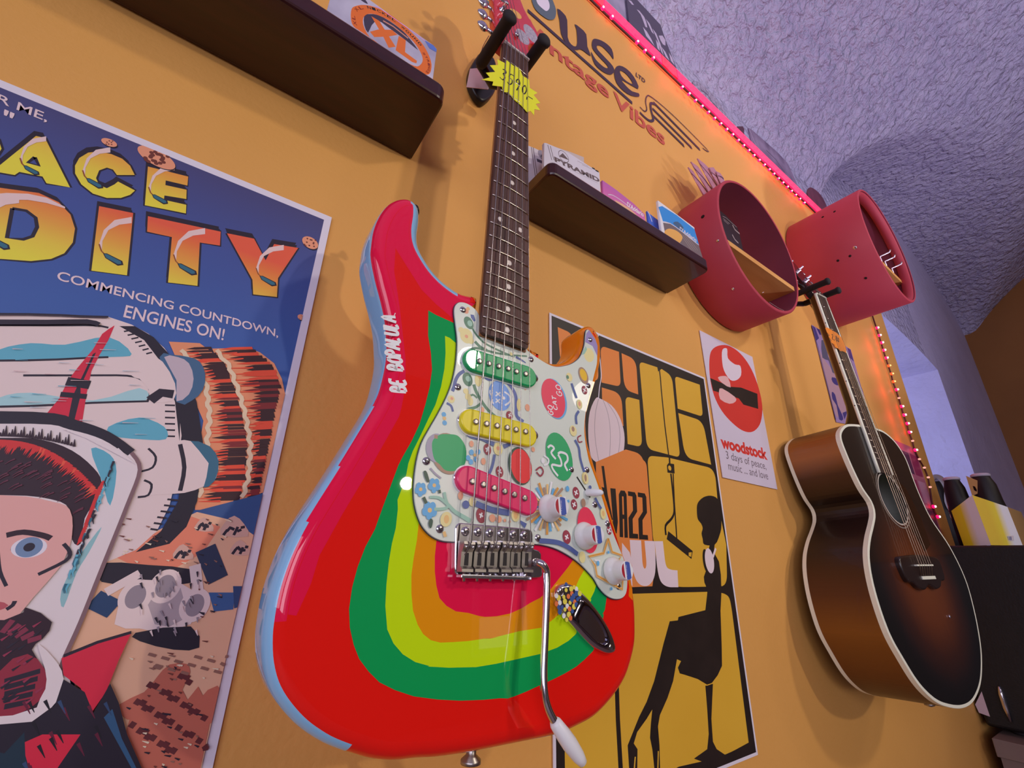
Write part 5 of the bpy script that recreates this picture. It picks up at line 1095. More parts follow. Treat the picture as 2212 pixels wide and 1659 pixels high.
# ---- festival poster: red disc with a plain bird and bar shape
e8 = crop(1472, 700, 2.989)
cor = e8(118, 40, 458, 212, 620, 1068, 268, 990); fr = WALLF(1595, 885, .0015); ws = MB()
ws.prism([fr.pix(*q) for q in cor], -.0012, 0, mat('c6bccc', .5)); A = Art(ws, fr, 0); WR = mat('c83028', .5)
A.poly(e8(180, 240, 195, 170, 245, 138, 310, 142, 380, 190, 440, 270, 485, 370, 515, 480, 522, 570, 505, 650, 460, 695, 400, 690, 330, 640, 260, 560, 210, 460, 185, 350), WR, 4)
A.poly(e8(265, 165, 295, 160, 300, 220, 345, 260, 380, 270, 385, 330, 355, 362, 315, 360, 275, 300, 262, 230), mat('d2c6d2', .5), 3)
A.poly(e8(185, 348, 320, 405, 385, 410, 490, 450, 496, 548, 400, 520, 370, 480, 205, 430), BLK); A.poly(e8(235, 345, 270, 335, 300, 345, 318, 410, 262, 380), mat('d8a8a8', .5), 2); A.poly(e8(243, 430, 262, 415, 345, 470, 350, 500, 310, 515, 250, 485), mat('d8a8a8', .5), 2)
A.text('woodstock', e8(258, 800)[0], e8(558, 880)[0], e8(248, 718)[0], WR, .045); A.text('3 days of peace,', e8(292, 885)[0], e8(552, 955)[0], e8(284, 818)[0], mat('6a5c68', .5)); A.text('music ... and love', e8(305, 940)[0], e8(562, 1005)[0], e8(298, 888)[0], mat('6a5c68', .5))
ws.build('festival_poster', None, fr, 'small white poster with a red disc below the red drum shell', 'poster')

# ---- two posters behind the acoustic guitar
g5 = crop(1720, 680, 6.9); fr = WALLF(1800, 800, .0015); bl = MB()
bl.prism([fr.pix(*q) for q in g5(232, 148, 812, 515, 1150, 1700, 600, 1600)], -.0012, 0, mat('8c76a0', .5)); A = Art(bl, fr, 0); VIO = mat('33306c', .5); GRY = mat('4a4a62', .5); PAL = mat('a0808c', .5)
A.poly(g5(320, 470, 400, 640, 520, 800, 640, 1000, 760, 1250, 770, 1400, 640, 1500, 580, 1480, 420, 900), PAL, 2)
A.poly(g5(240, 160, 280, 190, 340, 350, 300, 385), VIO); A.poly(g5(300, 195, 390, 240, 400, 290, 350, 300), VIO); A.poly(g5(375, 380, 450, 420, 475, 620, 560, 760, 600, 860, 540, 860, 480, 680, 390, 640), GRY, 2); A.poly(g5(530, 930, 620, 960, 680, 1040, 600, 1050, 540, 1000), VIO, 2); A.poly(g5(530, 1150, 580, 1190, 620, 1350, 680, 1480, 700, 1560, 640, 1560, 600, 1350, 540, 1260), VIO, 2); A.poly(g5(690, 1460, 770, 1430, 720, 1560), VIO); A.poly(g5(760, 490, 810, 520, 860, 700, 800, 640), VIO); A.line(g5(235, 170, 330, 500, 590, 1560), .004, VIO)
bl.build('blue_poster', None, fr, 'violet and blue poster half hidden behind the neck of the acoustic guitar', 'poster')
g6 = crop(1860, 900, 10.055); fr = WALLF(1970, 1040, .0015); pk = MB(); tl = fr.pix(*g6(330, 340)[0]); tr = fr.pix(*g6(1180, 700)[0])
hh = .50; pk.prism([tl, tr, (tr[0], tr[1] - hh), (tl[0], tr[1] - hh)], -.0012, 0, mat('a8607c', .5)); A = Art(pk, fr, 0); W_ = tr[0] - tl[0]
MG = mat('8a2858', .5); PU = mat('4c2c50', .5); LP = mat('b884a0', .5)
for r in range(5):
    for c_ in range(4):
        x = tl[0] + W_ * (.06 + .235 * c_); y = tr[1] - .03 - .094 * r; A.uv([(x, y - .075), (x + W_ * .2, y - .075), (x + W_ * .2, y), (x, y)], (MG, PU, LP)[(r * 2 + c_ * 5) % 3])
A.lineuv([(tl[0], tr[1] - .215), (tr[0], tr[1] - .215)], .004, PU)
pk.build('pink_poster', None, fr, 'pink and purple patchwork poster peeking out behind the acoustic guitar body', 'poster')
# ------------------------------------------------------------------ lettering painted on the wall
l3 = crop(1120, 0, 2.989); DKB = mat('3a2838', .5); WRD = mat('b8503c', .5); SLT = mat('54606c', .5)
lg = MB(); fr = WALLF(1300, 150, .0004); A = Art(lg, fr, 0, 2e-5)
A.poly(l3(250, 55, 290, 85, 315, 130, 318, 240, 340, 285, 368, 300, 380, 275, 375, 190, 363, 155, 400, 180, 438, 222, 445, 300, 468, 362, 425, 332, 400, 318, 360, 322, 312, 285, 275, 215, 265, 130), DKB, 2)
A.poly(l3(478, 262, 500, 250, 555, 272, 603, 318, 614, 382, 590, 350, 540, 300, 508, 295, 512, 320, 560, 372, 608, 425, 618, 462, 592, 482, 545, 462, 492, 412, 468, 332, 500, 385, 548, 430, 575, 440, 572, 420, 520, 365, 478, 310), DKB, 3)
A.poly(l3(772, 575, 762, 525, 722, 465, 672, 428, 635, 428, 618, 470, 634, 535, 680, 588, 730, 618, 778, 624, 776, 602, 735, 590, 695, 555, 668, 515), DKB, 2, [l3(655, 455, 688, 470, 722, 508, 738, 543, 700, 525, 665, 490)])
A.line(l3(60, 66, 735, 665), .0105, DKB)
A.text('ntage', l3(206, 374)[0], l3(590, 668)[0], l3(200, 268)[0], WRD, .022); A.text('Vi', l3(60, 200)[0], l3(190, 318)[0], l3(58, 110)[0], WRD, .022); A.text('Vibes', l3(612, 674)[0], l3(947, 944)[0], l3(612, 585)[0], WRD, .022)
A.text('LTD', l3(758, 490)[0], l3(818, 538)[0], l3(760, 466)[0], DKB, .02)
for l, w_ in (((872, 660, 1168, 962, 1170, 970), .0088), ((866, 700, 1115, 950, 1118, 960), .0088), ((862, 738, 1066, 938, 1068, 948), .0085)): A.line(l3(*l), w_, DKB)
A.line(l3(785, 690, 815, 718, 830, 705, 822, 660, 830, 622, 862, 628, 1000, 745, 1215, 960, 1215, 974, 1190, 955), .0032, DKB, 3)
A.line(l3(785, 725, 815, 755, 850, 780, 872, 770, 858, 715, 855, 668, 880, 672), .0075, DKB, 3)
A.poly(c8(1300, -200, 1420, -150, 1540, -60, 1600, 60, 1632, 180, 1610, 290, 1545, 316, 1470, 290, 1330, 180, 1260, 60, 1240, -80), SLT, 3); A.poly(c8(1340, -120, 1460, -60, 1520, 40, 1525, 130, 1480, 176, 1420, 140, 1340, 60, 1310, -40), mat('d4c8dc', .5), 3)
A.line(c8(380, -90, 660, 120), .0075, SLT); A.line(c8(560, -90, 740, 55), .0075, mat('8c3a34', .5))
tag(lg.build('wall_lettering', None, fr), 'purple and red shop lettering painted on the yellow wall below the light strip', 'sign')

# ------------------------------------------------------------------ string packs on the ledges
def pack(name, label, px, Y, zb, th, M, art, group=None):
    """px: top left, top right (and any points between), then the right and left lower edges run down to the ledge"""
    c0 = onY(*px[0], Y); fr = Frame(Vector((c0.x, Y, zb))); o = [fr.pix(*q) for q in px]; m_ = MB()
    x0, x1 = o[0], o[-1]
    out = [(x0[0] + .0, 0.0002)] + o + [(x1[0], 0.0002)]
    m_.prism(out, -th, 0, M, .0006, 1); A_ = Art(m_, fr, 0); art(A_, out)
    return m_.build(name, None, fr, label, 'string pack', group)
SILV = noisy('silvery_print', '8c86a0', 'c8c4d8', 9, .35); cS = crop(700, 0, 7.373); OR2 = mat('f26a28', .45); DKP = mat('3c3448', .45)
def xl(A_, o):
    A_.poly(cS(480, -100, 620, -40, 700, 60, 640, 40, 560, -20), DKP, 2); A_.poly(cS(640, 250, 720, 225, 860, 240, 1050, 340, 1250, 490, 1350, 600, 1500, 800, 1300, 640, 1000, 420, 860, 330, 760, 400, 700, 520, 640, 400), DKP, 2)
    A_.poly(cS(440, 140, 520, 92, 640, 78, 800, 110, 1000, 200, 1200, 340, 1400, 520, 1560, 690, 1660, 860, 1712, 1020, 1695, 1150, 1640, 1190, 1540, 1150, 1300, 1000, 1000, 800, 800, 645, 600, 510, 470, 420, 428, 300), OR2, 3, [cS(640, 260, 720, 220, 860, 242, 1040, 330, 1240, 480, 1420, 660, 1530, 820, 1572, 950, 1530, 1035, 1440, 1050, 1200, 930, 900, 740, 720, 580, 640, 440, 618, 340)])
    A_.poly(cS(752, 258, 880, 332, 965, 470, 1140, 745, 1030, 760, 930, 560), OR2); A_.poly(cS(730, 505, 860, 470, 1080, 475, 1172, 555, 1000, 585, 800, 590), OR2); A_.poly(cS(1190, 570, 1302, 640, 1290, 830, 1480, 970, 1470, 1010, 1400, 985, 1140, 800), OR2)
    A_.arctext('NICKEL WOUND', cS(690, 135, 860, 190, 1100, 330, 1300, 500, 1450, 640, 1540, 740), .0042, INK); A_.arctext('XL XL', cS(530, 420, 500, 300, 510, 220, 560, 160, 650, 150), .004, mat('8a2c18', .5)); A_.arctext('STRINGS', cS(1560, 830, 1640, 960, 1650, 1090, 1610, 1140), .0035, mat('8a2c18', .5))
    A_.line(cS(940, 330, 1100, 420, 1340, 610), .0022, mat('c88874', .5)); A_.line(cS(820, 95, 900, 140, 1380, 480, 1440, 520, 1600, 650, 1700, 700), .0012, mat('d89ad8', .4))
    A_.poly(cS(1600, 640, 1740, 720, 1790, 780, 1790, 830, 1680, 770), mat('5470c0', .45))
pack('string_pack', 'silver string pack with orange ring and XL letters on the top left ledge', [(727, -52), (760, -28), (800, 0), (880, 58), (936, 97), (944, 106)], -.078, SH1[0], .006, SILV, xl)
c6 = crop(1120, 280, 5.027); WPK = mat('c8c2cc', .45); BRN = mat('5c4a4c', .5)
def pyr(A_, o):
    A_.line(c6(318, 165, 362, 330), .0012, BRN); A_.line(c6(345, 178, 385, 330), .0012, BRN)
    A_.ell(c6(490, 292)[0], .0108, BRN); A_.ell(c6(490, 292)[0], .0098, WPK); A_.poly(c6(440, 290, 480, 255, 548, 332), BRN)
    A_.text('PYRAMID', c6(395, 345)[0], c6(885, 578)[0], c6(385, 290)[0], BRN, .05); A_.line(c6(640, 340, 760, 400), .0012, mat('a89ca4', .5)); A_.line(c6(690, 380, 800, 430), .0012, mat('a89ca4', .5)); A_.line(c6(560, 430, 860, 580), .0008, mat('a89ca4', .5)); A_.line(c6(800, 415, 830, 430), .003, INK); A_.line(c6(835, 440, 870, 458), .003, INK)
GP = 'string packs on the ledge behind the guitar neck'
pack('string_pack', 'white pack reading PYRAMID standing frontmost on the ledge behind the guitar neck', c6(278, 142, 300, 142, 540, 245, 880, 465), -.082, SH2[0], .005, WPK, pyr, GP)
pack('string_pack', 'pale pack hidden behind the white PYRAMID pack, only its top edge showing', c6(300, 152, 560, 238, 712, 300), -.068, SH2[0], .005, mat('b8a8a4', .5), lambda A_, o: None, GP)
pack('string_pack', 'grey-white pack nearest to the guitar neck on the ledge, with a dark triangle', c6(100, 170, 180, 200, 300, 262), -.045, SH2[0], .008, WPK, lambda A_, o: (A_.line(c6(140, 190, 190, 560), .0014, BRN), A_.line(c6(160, 195, 208, 540), .0014, BRN), A_.ell(c6(262, 280)[0], .010, mat('8c8494', .5)), A_.poly(c6(235, 290, 265, 255, 305, 320), DKP), A_.line(c6(200, 330, 310, 375), .006, DKP)), GP)
PUR = gradient('violet_print', [(0, 'd88ab0'), (.35, 'c05ca0'), (1, '6a50b0')], 0, .12, .45)
pack('string_pack', 'violet and pink string pack in the middle of the ledge behind the guitar neck', c6(912, 548, 1060, 650, 1250, 800, 1372, 920), -.075, SH2[0], .005, PUR, lambda A_, o: (A_.poly(c6(1040, 760, 1200, 850, 1300, 950, 1150, 870), mat('e8a884', .5), 2), A_.line(c6(975, 705, 1030, 715, 1130, 780, 1250, 880), .0016, WPK, 3), A_.text("D'Addario", c6(1180, 830)[0], c6(1360, 950)[0], c6(1180, 780)[0], mat('e8d8e8', .5), .02)), GP)
pack('string_pack', 'small dark blue pack left of the bright blue pack on the ledge', c6(1400, 880, 1430, 915, 1540, 1000), -.072, SH2[0], .004, mat('2c58b8', .4), lambda A_, o: A_.line(c6(1400, 885, 1425, 925, 1450, 1000), .002, WPK, 2), GP)
WOODP = mat('d8a050', .5)
pack('string_pack', 'bright blue pack picturing a guitar at the right end of the ledge', c6(1515, 768, 1700, 905, 1910, 1062), -.084, SH2[0], .005, mat('d8d4e0', .4), lambda A_, o: (A_.poly(c6(1520, 840, 1560, 830, 1720, 930, 1910, 1080, 1960, 1250, 1780, 1110, 1650, 1020, 1570, 1000), mat('2c86d0', .4)), A_.poly(c6(1570, 1010, 1660, 1025, 1780, 1115, 1960, 1260, 2000, 1390, 1900, 1330, 1590, 1120), mat('6a5c60', .5)), A_.poly(c6(1590, 1100, 1640, 1075, 1720, 1100, 1780, 1160, 1760, 1220, 1720, 1230, 1600, 1150), WOODP, 3), A_.poly(c6(1680, 1010, 1730, 1000, 1790, 1060, 1780, 1100, 1700, 1040), mat('3a5878', .5), 2), A_.line(c6(1570, 1000, 1650, 1020, 1780, 1110, 1960, 1255), .0018, WPK, 2), [A_.line(c6(1770 + i * 14, 1150 - i * 8, 1880 + i * 22, 1310), .0006, mat('b8a8a0', .5)) for i in range(4)], A_.text("D'Addario", c6(1752, 1095)[0], c6(1935, 1225)[0], c6(1752, 1050)[0], WPK, .03)), GP)
# clear packets standing on top of the first drum shell
cD = crop(1440, 330, 6.913); PLAS = mat('b87a86', .12, coat=.8); PLD = mat('4c2a34', .3)
DP = f1.o.z + .1655
for i, p in enumerate(((325, 212, 400, 275, 440, 350, 640, 640, 560, 640), (365, 130, 470, 205, 525, 285, 700, 590, 640, 600), (462, 82, 560, 155, 645, 240, 770, 530, 710, 560), (640, 218, 700, 215, 755, 290, 830, 470, 780, 500), (745, 275, 800, 300, 850, 370, 870, 430, 820, 470))):
    Y = -.05 - .004 * i; q = cD(*p); c0 = onY(*q[0], Y); fr = Frame(Vector((c0.x, Y, DP - .02))); m_ = MB(); o = [fr.pix(*a) for a in q]; m_.prism(o, -.0025, 0, PLAS, .0005, 1)
    A_ = Art(m_, fr, 0); a, b_ = o[0], o[-2]; A_.lineuv([(a[0] + .004, a[1] - .012), ((a[0] + b_[0]) / 2 + .003, (a[1] + b_[1]) / 2), (b_[0] - .004, b_[1] + .006)], [.002, .008], PLD)
    m_.build('string_packet', None, fr, ('clear packet leftmost on top of the first red drum shell', 'clear packet second from left on top of the first red drum shell', 'clear packet with the highest tip on top of the first red drum shell', 'blunt clear packet second from right on top of the first red drum shell', 'clear packet rightmost on top of the first red drum shell, partly behind its rim')[i], 'string packet', 'clear packets on the first drum shell')
# things in the first drum shell
cB = crop(1480, 420, 7.9); bz = f1.o.z - .046
Y = -.06; q = cB(560, 250, 620, 290, 700, 358, 890, 558, 935, 690, 990, 880); c0 = onY(*q[0], Y); fr = Frame(Vector((c0.x, Y, bz))); m_ = MB(); o = [fr.pix(*a) for a in q]
m_.prism([(o[0][0], .0003)] + o[:-1] + [(o[-1][0], .0003)], -.03, 0, mat('2c2026', .35), .001, 1); A_ = Art(m_, fr, 0); GRL2 = mat('9c8c8c', .4)
for l in ((640, 370, 700, 400, 880, 560), (650, 410, 760, 500), (660, 440, 740, 510)): A_.line(cB(*l), .0012, GRL2)
for l in ((810, 520, 850, 600, 930, 670), (805, 685, 850, 770, 910, 830)): A_.line(cB(*l), .004, GRL2, 2)
m_.build('small_box', None, fr, 'small black printed box on the plywood shelf in the first drum shell', 'box')
q = c8b(0, 450, 60, 425, 445, 690, 470, 765, 395, 778, 200, 690, 20, 510); c0 = onY(*q[2], -.085); fr = Frame(c0); m_ = MB(); o = [fr.pix(*a) for a in q]
def inside(p, r=r1 - .001):
    X = fr.o.x + p[0] - f1.o.x; Z = fr.o.z + p[1] - f1.o.z; l = math.hypot(X, Z)
    return p if l < r else (p[0] - X * (1 - r / l), p[1] - Z * (1 - r / l))
m_.prism([inside(p) for p in o], -.05, 0, mat('120a0e', .3), .001, 1); A_ = Art(m_, fr, 0); A_.line(c8b(45, 500, 70, 490), .001, WPK); A_.line(c8b(150, 640, 300, 735, 370, 765), .0008, GRL2)
m_.build('black_case', None, fr, 'flat black case lying at the bottom of the first drum shell', 'case')

# ------------------------------------------------------------------ red lights along the top and down the end of the yellow wall
def glow(nm, col, s):
    M = bpy.data.materials.new(nm); M.use_nodes = True; b = M.node_tree.nodes['Principled BSDF']
    b.inputs['Base Color'].default_value = (.5, .02, .08, 1); b.inputs['Emission Color'].default_value = col; b.inputs['Emission Strength'].default_value = s; b.inputs['Roughness'].default_value = .2; b.inputs['Coat Weight'].default_value = 1
    return M
LEDP = glow('led_pink_white', (1, .62, .85, 1), 14); LEDR = glow('led_red_halo', (1, 0, .04, 1), 6.0); LEDQ = glow('led_orange_halo', (1, .05, .0, 1), 3.0); LEDO = glow('led_orange', (1, .35, .08, 1), 6); LEDD = glow('led_dim', (1, .45, .35, 1), 1.2)  # red and orange domes stand in for the halo round each core
EDGEGLOW = glow('painted_red_glow', (1, 0, .045, 1), 2.6); EDGEGLOWR = glow('painted_red_glow_warm', (1, 0, .0, 1), 1.7)  # red light falling on the wall edge, painted as emission
CAB = mat('4a1820', .5)
r1_ = crop(1300, 0, 11.06); r2_ = crop(1460, 140, 5.53)
zt = onY(1745, 447, 0).z; fr = Frame(Vector((.9, 0, zt))); ls = thing('light_strip', 'strip of red bulbs along the top edge of the yellow wall, their glow built in as a band', 'light strip', fr)
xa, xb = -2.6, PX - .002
for x0, x1, M in ((xa, .52, EDGEGLOW), (.52, .57, EDGEGLOWR), (.57, .80, EDGEGLOW), (.80, .87, EDGEGLOWR), (.87, xb, EDGEGLOW)):
    m_ = MB(); m_.box(((x0 + x1) / 2 - .9, -.004, (PZ - .001 - zt + .006) / 2), (x1 - x0, .008, PZ - .001 - zt - .006), M, .002); m_.build('painted_glow_band', ls)  # band carries the bulbs' red glow on the wall edge
m_ = MB(); m_.tube([(xa - .9 + (xb - xa) * i / 60, -.005, -.004 + .0015 * math.sin(i * 1.7)) for i in range(61)], .003, CAB, 6); m_.build('cable', ls)
bulbs = r1_(5, 210, 225, 430, 830, 1025, 1012, 1235, 1210, 1410) + r2_(65, 278, 148, 357, 225, 435, 302, 505, 380, 575, 452, 648, 525, 713, 597, 780, 668, 843, 735, 910, 800, 972, 862, 1030, 922, 1090, 985, 1147, 1047, 1203, 1106, 1258, 1160, 1310, 1215, 1365, 1268, 1415, 1322, 1465, 1370, 1515, 1420, 1562, 1470, 1608, 1523, 1655)
for q in bulbs:
    P_ = onY(*q, -.011); m_ = MB(); m_.lathe([(.0008, -.003), (.0042, -.0015), (.0046, .0015), (.003, .004), (.0006, .005)], fr.loc(P_), (0, -1, 0), LEDR, 12); m_.lathe([(.0005, .0045), (.0026, .005), (.0022, .0065), (.0004, .007)], fr.loc(P_), (0, -1, 0), LEDP, 10); m_.build('bulb', ls)
g8 = crop(1940, 980, 8.13)
vb = [(q, 0) for q in g5(1195, 198, 1230, 310, 1265, 418, 1298, 530, 1333, 645)] + [(q, 1) for q in g5(1372, 762, 1412, 882, 1440, 998)] + [(g5(1485, 1118)[0], 0), (g5(1525, 1242)[0], 2)] + [(q, 0) for q in g5(1562, 1368, 1600, 1495, 1645, 1622)] + [(g6(1040, 340)[0], 0), (g6(1110, 528)[0], 2), (g6(1165, 728)[0], 0), (g6(1258, 925)[0], 2), (g6(1365, 1110)[0], 2), (g6(1450, 1320)[0], 2), (g6(1490, 1530)[0], 2), (g8(612, 930)[0], 0), (g8(688, 1108)[0], 0)]
fr = Frame(onY(*vb[0][0], 0)); lv = thing('light_string', 'string of small red bulbs hanging down the right end of the yellow wall', 'string lights', fr)
pts = [fr.loc(onY(*q, -.005)) for q, _ in vb]; m_ = MB(); top_ = [(pts[0].x - .01, -.004, zt - fr.o.z), (pts[0].x - .004, -.004, (zt - fr.o.z) * .4)]; m_.tube(sm(top_ + [(p.x, p.y, p.z) for p in pts], 3, False), .0026, CAB, 6); m_.build('cable', lv)
for q, k in vb:
    P_ = onY(*q, -.010); s_ = (1, .9, .6)[k]; m_ = MB(); m_.lathe([(.0008, -.003), (.0052 * s_, -.0015), (.0058 * s_, .0015), (.0042 * s_, .005), (.0006, .006)], fr.loc(P_), (0, -1, 0), (LEDR, LEDQ, LEDD)[k], 12)
    if k < 2: m_.lathe([(.0005, .0055), (.0032 * s_, .0055), (.0028 * s_, .0085), (.0004, .009)], fr.loc(P_), (0, -1, 0), (LEDP, LEDO)[k], 10)
    m_.build('bulb', lv)

for x in (.85, 1.1, 1.35, 1.6, 1.85, 2.1): lamp('red_bulb_light', 'POINT', (x, -.03, zt + .01), .16, (1, .03, .08), .02)
for q, k in vb[2:16:3]: P_ = onY(*q, -.035); lamp('red_bulb_light', 'POINT', P_, .05, (1, .05, .1), .02)
# ------------------------------------------------------------------ records and covers leaning on top of the wall panel
def on_ledge(name, label, px, Y, M, art=None, th=.004, smooth=0, cat='record'):
    c = onY(*px[0], Y); fr = Frame(Vector((c.x, Y, PZ))); o = [fr.pix(*q) for q in px]
    if smooth: o = sm(o, smooth, False)
    o = [(o[0][0], .0003)] + o + [(o[-1][0], .0003)]; m_ = MB(); m_.prism(o, -th, 0, M); A_ = Art(m_, fr, 0)
    if art: art(A_)
    return m_.build(name, None, fr, label, cat)
LILP = noisy('faded_lilac_print', '8a829c', 'b0a6c0', 8, .6); GRC = mat('4a4458', .5); PLT = mat('b4a8c0', .5)
q1 = r1_(590, -40, 840, -10, 1400, 590, 1480, 830, 1780, 1620)
on_ledge('record_sleeve', 'dark grey record sleeve with white lettering on top of the wall above the light strip', q1, .045, GRC, lambda A_: (
    [A_.poly(r1_(*p), PLT) for p in ((830, 220, 900, 260, 1010, 400, 1060, 520, 1090, 660, 1040, 640, 990, 500, 930, 350), (1050, 450, 1140, 560, 1250, 820, 1190, 760, 1100, 560), (980, 640, 1080, 760, 1180, 930, 1260, 1100, 1180, 1000, 1060, 860), (1210, 680, 1300, 800, 1400, 1050, 1480, 1330, 1420, 1230, 1330, 960), (1360, 850, 1450, 850, 1520, 960, 1520, 1090, 1460, 1060, 1400, 960), (1290, 940, 1360, 1050, 1390, 1220, 1330, 1150), (1420, 1110, 1520, 1240, 1620, 1450, 1530, 1360), (1600, 1250, 1680, 1380, 1740, 1560, 1650, 1450), (630, 0, 700, 20, 770, 120, 720, 110))]), cat='record sleeve')
on_ledge('record_sleeve', 'faded lilac record sleeve left of the dark grey sleeve on top of the wall', r1_(-1500, -1500, -200, -600, 600, -60, 730, 560), .052, LILP, cat='record sleeve')
on_ledge('record', 'speckled grey disc standing on top of the wall, nearest to the dark grey sleeve', r2_(205, 230, 200, 200, 225, 190, 300, 225, 400, 315, 500, 430, 580, 545, 640, 660), .045, noisy('speckled_disc', '6c6478', 'a8a0b8', 90, .6), lambda A_: A_.line(r2_(300, 300, 380, 360, 430, 440, 500, 520), .006, GRC, 2), smooth=4)
on_ledge('small_speaker', 'tiny dark box on the wall top between the speckled disc and mauve sleeve', r2_(735, 735, 800, 735, 818, 770, 815, 815), .03, mat('4a2838', .5), th=.03, cat='box')
on_ledge('record_sleeve', 'long dark mauve sleeve on top of the wall above the middle of the light strip', r2_(865, 755, 900, 770, 1050, 900, 1230, 1060, 1330, 1170, 1400, 1310, 1450, 1440), .05, noisy('mauve_print', '5c4c68', '8c7c98', 12, .5), lambda A_: (A_.line(r2_(880, 770, 930, 900, 960, 960), .004, PLT, 2), A_.line(r2_(1080, 1020, 1200, 1140, 1300, 1290), .006, GRC, 2)), cat='record sleeve')
on_ledge('record', 'small red-brown disc on top of the wall beside the large red drum shell', r2_(1570, 1530, 1580, 1480, 1620, 1465, 1700, 1520, 1760, 1600, 1790, 1660), .04, noisy('red_disc', '5c2434', '7a3444', 20, .4), smooth=3)

# ------------------------------------------------------------------ counter, black cabinet, bottles and carrier by the niche
BX = 1.913; ct = onX(2130, 1178, BX).z; cbz = onX(2190, 1592, BX).z; yb = yr(.453)
GREYB = noisy('grey_brown_board', '6a5a56', '76655f', 5, .6)
fr = Frame(Vector((2.65, -.64, 0))); t = thing('counter', 'grey brown counter under the black cabinet at the lower right', 'counter', fr)
m_ = MB(); m_.box((0, 0, cbz - .0205), (1.6, 1.22, .04), GREYB, .002); m_.build('top', t); m_ = MB(); m_.box((.003, 0, (cbz - .0405) / 2), (1.59, 1.21, cbz - .0405), GREYB); m_.build('base', t)
y0 = -.85; fr = Frame(Vector((BX + .25, (yb + y0) / 2, cbz))); t = thing('black_cabinet', 'large black speaker cabinet standing on the counter behind the acoustic guitar', 'speaker cabinet', fr); LYc = yb - y0; H_ = ct - cbz
m_ = MB(); m_.box((0, 0, H_ / 2 + .006), (.5, LYc, H_ - .012), noisy('black_tolex', '0a090c', '100e12', 60, .5, .0006, 220, gain=1), .008); m_.build('body', t)
for sx_1 in (-.2, .2):
    for sy_ in (-1, 1): f_ = MB(); f_.lathe([(.02, 0), (.022, .006), (.02, .008)], (sx_1, sy_ * (LYc / 2 - .06), 0), (0, 0, 1), RUBBER, 16); f_.build('foot', t)
cX = crop(1990, 1450, 7.937)
def onface(px, d=.0008): return fr.loc(onX(*px, BX - d))
lb = [onface(q) for q in cX(1035, 345, 1180, 780, 990, 712, 925, 570)]; m_ = MB(); m_.add(lb, [[0, 1, 2, 3]], mat('b8a4ac', .6)); m_.build('paper_label', t, label='pale paper label')
m_ = MB(); m_.tube([onface(q, .004) for q in cX(1330, 260, 1370, 400, 1450, 640, 1540, 870)], [.003, .006, .006, .003], CHROME, 8); m_.build('edge_trim', t, label='bright metal trim')
Zc = ct
CARD = mat('a8824e', .7); YW1 = None
def quadx(px, xs): return [onX(*q, x) for q, x in zip(px, xs)]
apex = g8(1300, 725)[0]; lft = g8(935, 1005)[0]; rgt = g8(1920, 935)[0]; bl = g8(1145, 1590)[0]; bm_ = g8(1625, 1582)[0]; brr = g8(2170, 1560)[0]
XC = 1.945; ap_ = onX(*apex, XC - .015); fr = Frame(Vector((ap_.x, ap_.y, Zc))); t = thing('bottle_carrier', 'yellow and white cardboard bottle carrier on the black cabinet by the window niche', 'carrier', fr)
Lp, Rp = onX(*lft, XC + .023), onX(*rgt, XC + .023); Lb, Mb_, Rb = onX(*bl, XC + .023), onX(*bm_, XC - .015), onX(*brr, XC + .023)
for P_ in (Lb, Mb_, Rb): P_.z = Zc + .001
def gradY(nm, a, b_): return gradient(nm, [(0, 'e4e4e0'), (.3, 'e0e0d8'), (.62, 'dcc418'), (1, 'd2b410')], b_, a, .5, axis=1)
ll = [fr.loc(p) for p in (Lp, ap_, Mb_, Lb)]; rl = [fr.loc(p) for p in (ap_, Rp, Rb, Mb_)]
m_ = MB(); m_.add(ll, [[0, 1, 2, 3]], gradY('carrier_print', ll[0].y, ll[1].y)); m_.build('end_panel', t)
m_ = MB(); m_.add(rl, [[0, 1, 2, 3]], gradY('carrier_print', rl[0].y - .02, rl[1].y)); 
o_ = Vector((-.0012, 0, 0)); bc = [fr.loc(onX(*q, XC + .01)) + o_ for q in g8(1680, 1450, 2030, 1440, 2040, 1530, 1700, 1540)]; m_.add(bc, [[0, 1, 2, 3]], mat('e4e2e4', .5))
for i in range(12):
    a, b_ = bc[0].lerp(bc[1], .12 + i * .065), bc[3].lerp(bc[2], .12 + i * .065); d_ = (bc[1] - bc[0]) * (.02 + .012 * (i % 3)); e_ = Vector((-.0005, 0, 0)); m_.add([a + e_ + (b_ - a) * .15, a + d_ + e_ + (b_ - a) * .15, b_ + d_ + e_ - (b_ - a) * .15, b_ + e_ - (b_ - a) * .15], [[0, 1, 2, 3]], mat('5a6490', .5))
m_.build('end_panel', t)
hx = [fr.loc(p) for p in (Lp + Vector((.19, 0, 0)), Vector((Lb.x + .19, Lb.y, Zc + .001)), Lb, Lp)]; m_ = MB(); m_.add(hx, [[0, 1, 2, 3]], CARD); m_.build('side_panel', t); m_ = MB(); hx = [fr.loc(p) for p in (Rp + Vector((.19, 0, 0)), Vector((Rb.x + .19, Rb.y, Zc + .001)), Rb, Rp)]; m_.add(hx, [[0, 1, 2, 3]], CARD); m_.build('side_panel', t)
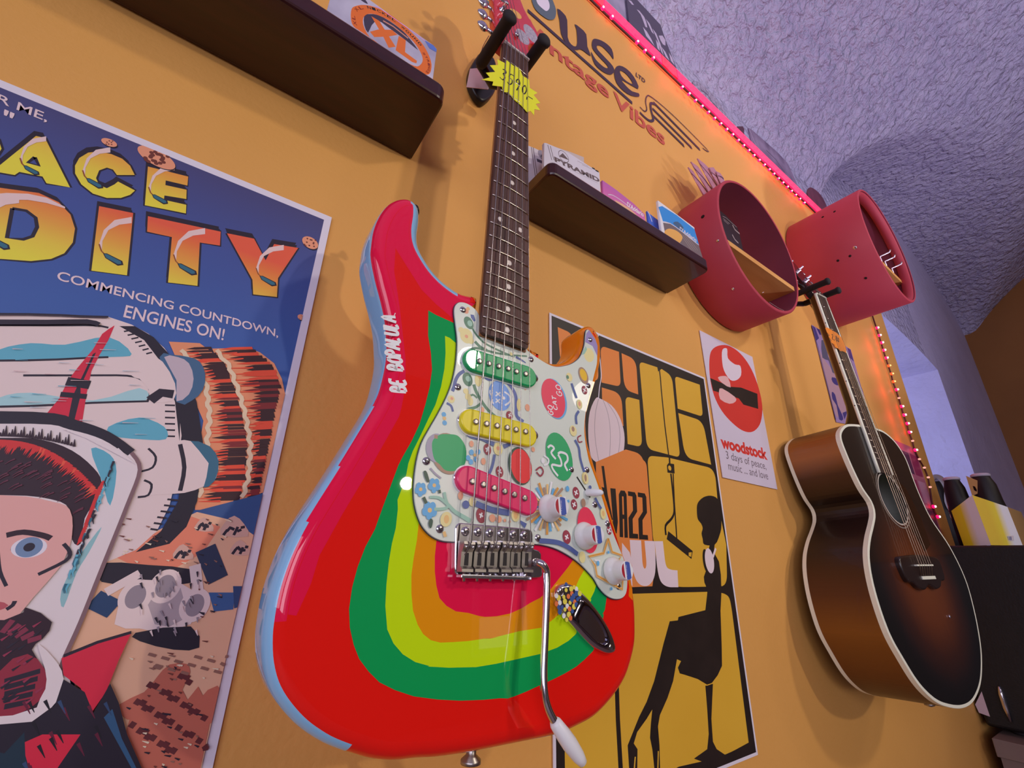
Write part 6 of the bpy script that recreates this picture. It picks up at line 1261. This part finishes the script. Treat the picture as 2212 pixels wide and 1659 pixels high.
hq = [fr.loc(onX(*q, XC + .02)) for q in g8(1190, 388, 1390, 470, 1392, 700, 1300, 740)]; hh_ = [fr.loc(onX(*q, XC + .02)) for q in g8(1305, 565, 1350, 575, 1385, 640, 1380, 670, 1330, 640)]
tri_ = tris([[(p.y, p.z) for p in hq], [(p.y, p.z) for p in hh_]]); m_ = MB(); m_.add([tuple(p) for p in hq + hh_], [list(x) for x in tri_], CARD); m_.add([(p.x + .003, p.y, p.z) for p in hq + hh_], [list(x)[::-1] for x in tri_], CARD); m_.build('handle', t)
GLASSB = mat('12070a', .5, gain=1); CAPM = mat('a8a0b0', .4)
def bottle(label, px_mid, px_top, X, R, r0, nm='brown_bottle', grp='dark bottles in the carrier', base=None):
    b_ = onX(*px_mid, X); top_ = onX(*px_top, X).z; fr = Frame(Vector((X, b_.y, base or Zc + .0006))); h = top_ - fr.o.z; t = thing(nm, label, 'bottle', fr, grp); m_ = MB()
    m_.lathe([(R * .9, 0), (R, .006), (R, h * .52), (R * .93, h * .62), (r0 * 1.35, h * .84), (r0 * 1.05, h * .93), (r0, h * .95), (r0, h * .97)], (0, 0, 0), (0, 0, 1), GLASSB, 32); m_.build('glass', t)
    m_ = MB(); m_.lathe([(r0 * 1.12, h * .955), (r0 * 1.12, h * .985), (r0 * .9, h), (.001, h)], (0, 0, 0), (0, 0, 1), CAPM, 24); m_.build('cap', t); return t, fr, h
bottle('dark bottle behind the left panel of the yellow carrier', g8(1085, 900)[0], g8(985, 412)[0], XC + .075, .031, .019)
bottle('dark bottle behind the right panel of the yellow carrier', g8(1610, 850)[0], g8(1480, 350)[0], XC + .085, .033, .021)
SILL = 1.315; MB().box(((NL + NR) / 2, .56, SILL - .03), (NR - NL, .88, .059), WHITEW).build('trim_1', kind='structure')
t, fr, h = bottle('dark jug with a curved grey handle in the window niche behind the carrier', g8(760, 900)[0], g8(680, 440)[0], 2.74, .045, .032, 'dark_jug', None, SILL)
m_ = MB(); m_.tube(sm([tuple(fr.loc(onX(*q, 2.69))) for q in g8(600, 440, 660, 405, 740, 430, 820, 520, 870, 640, 868, 760, 880, 860, 925, 965)], 4, False), .011, mat('8c7a70', .5), 10); m_.build('handle', t)
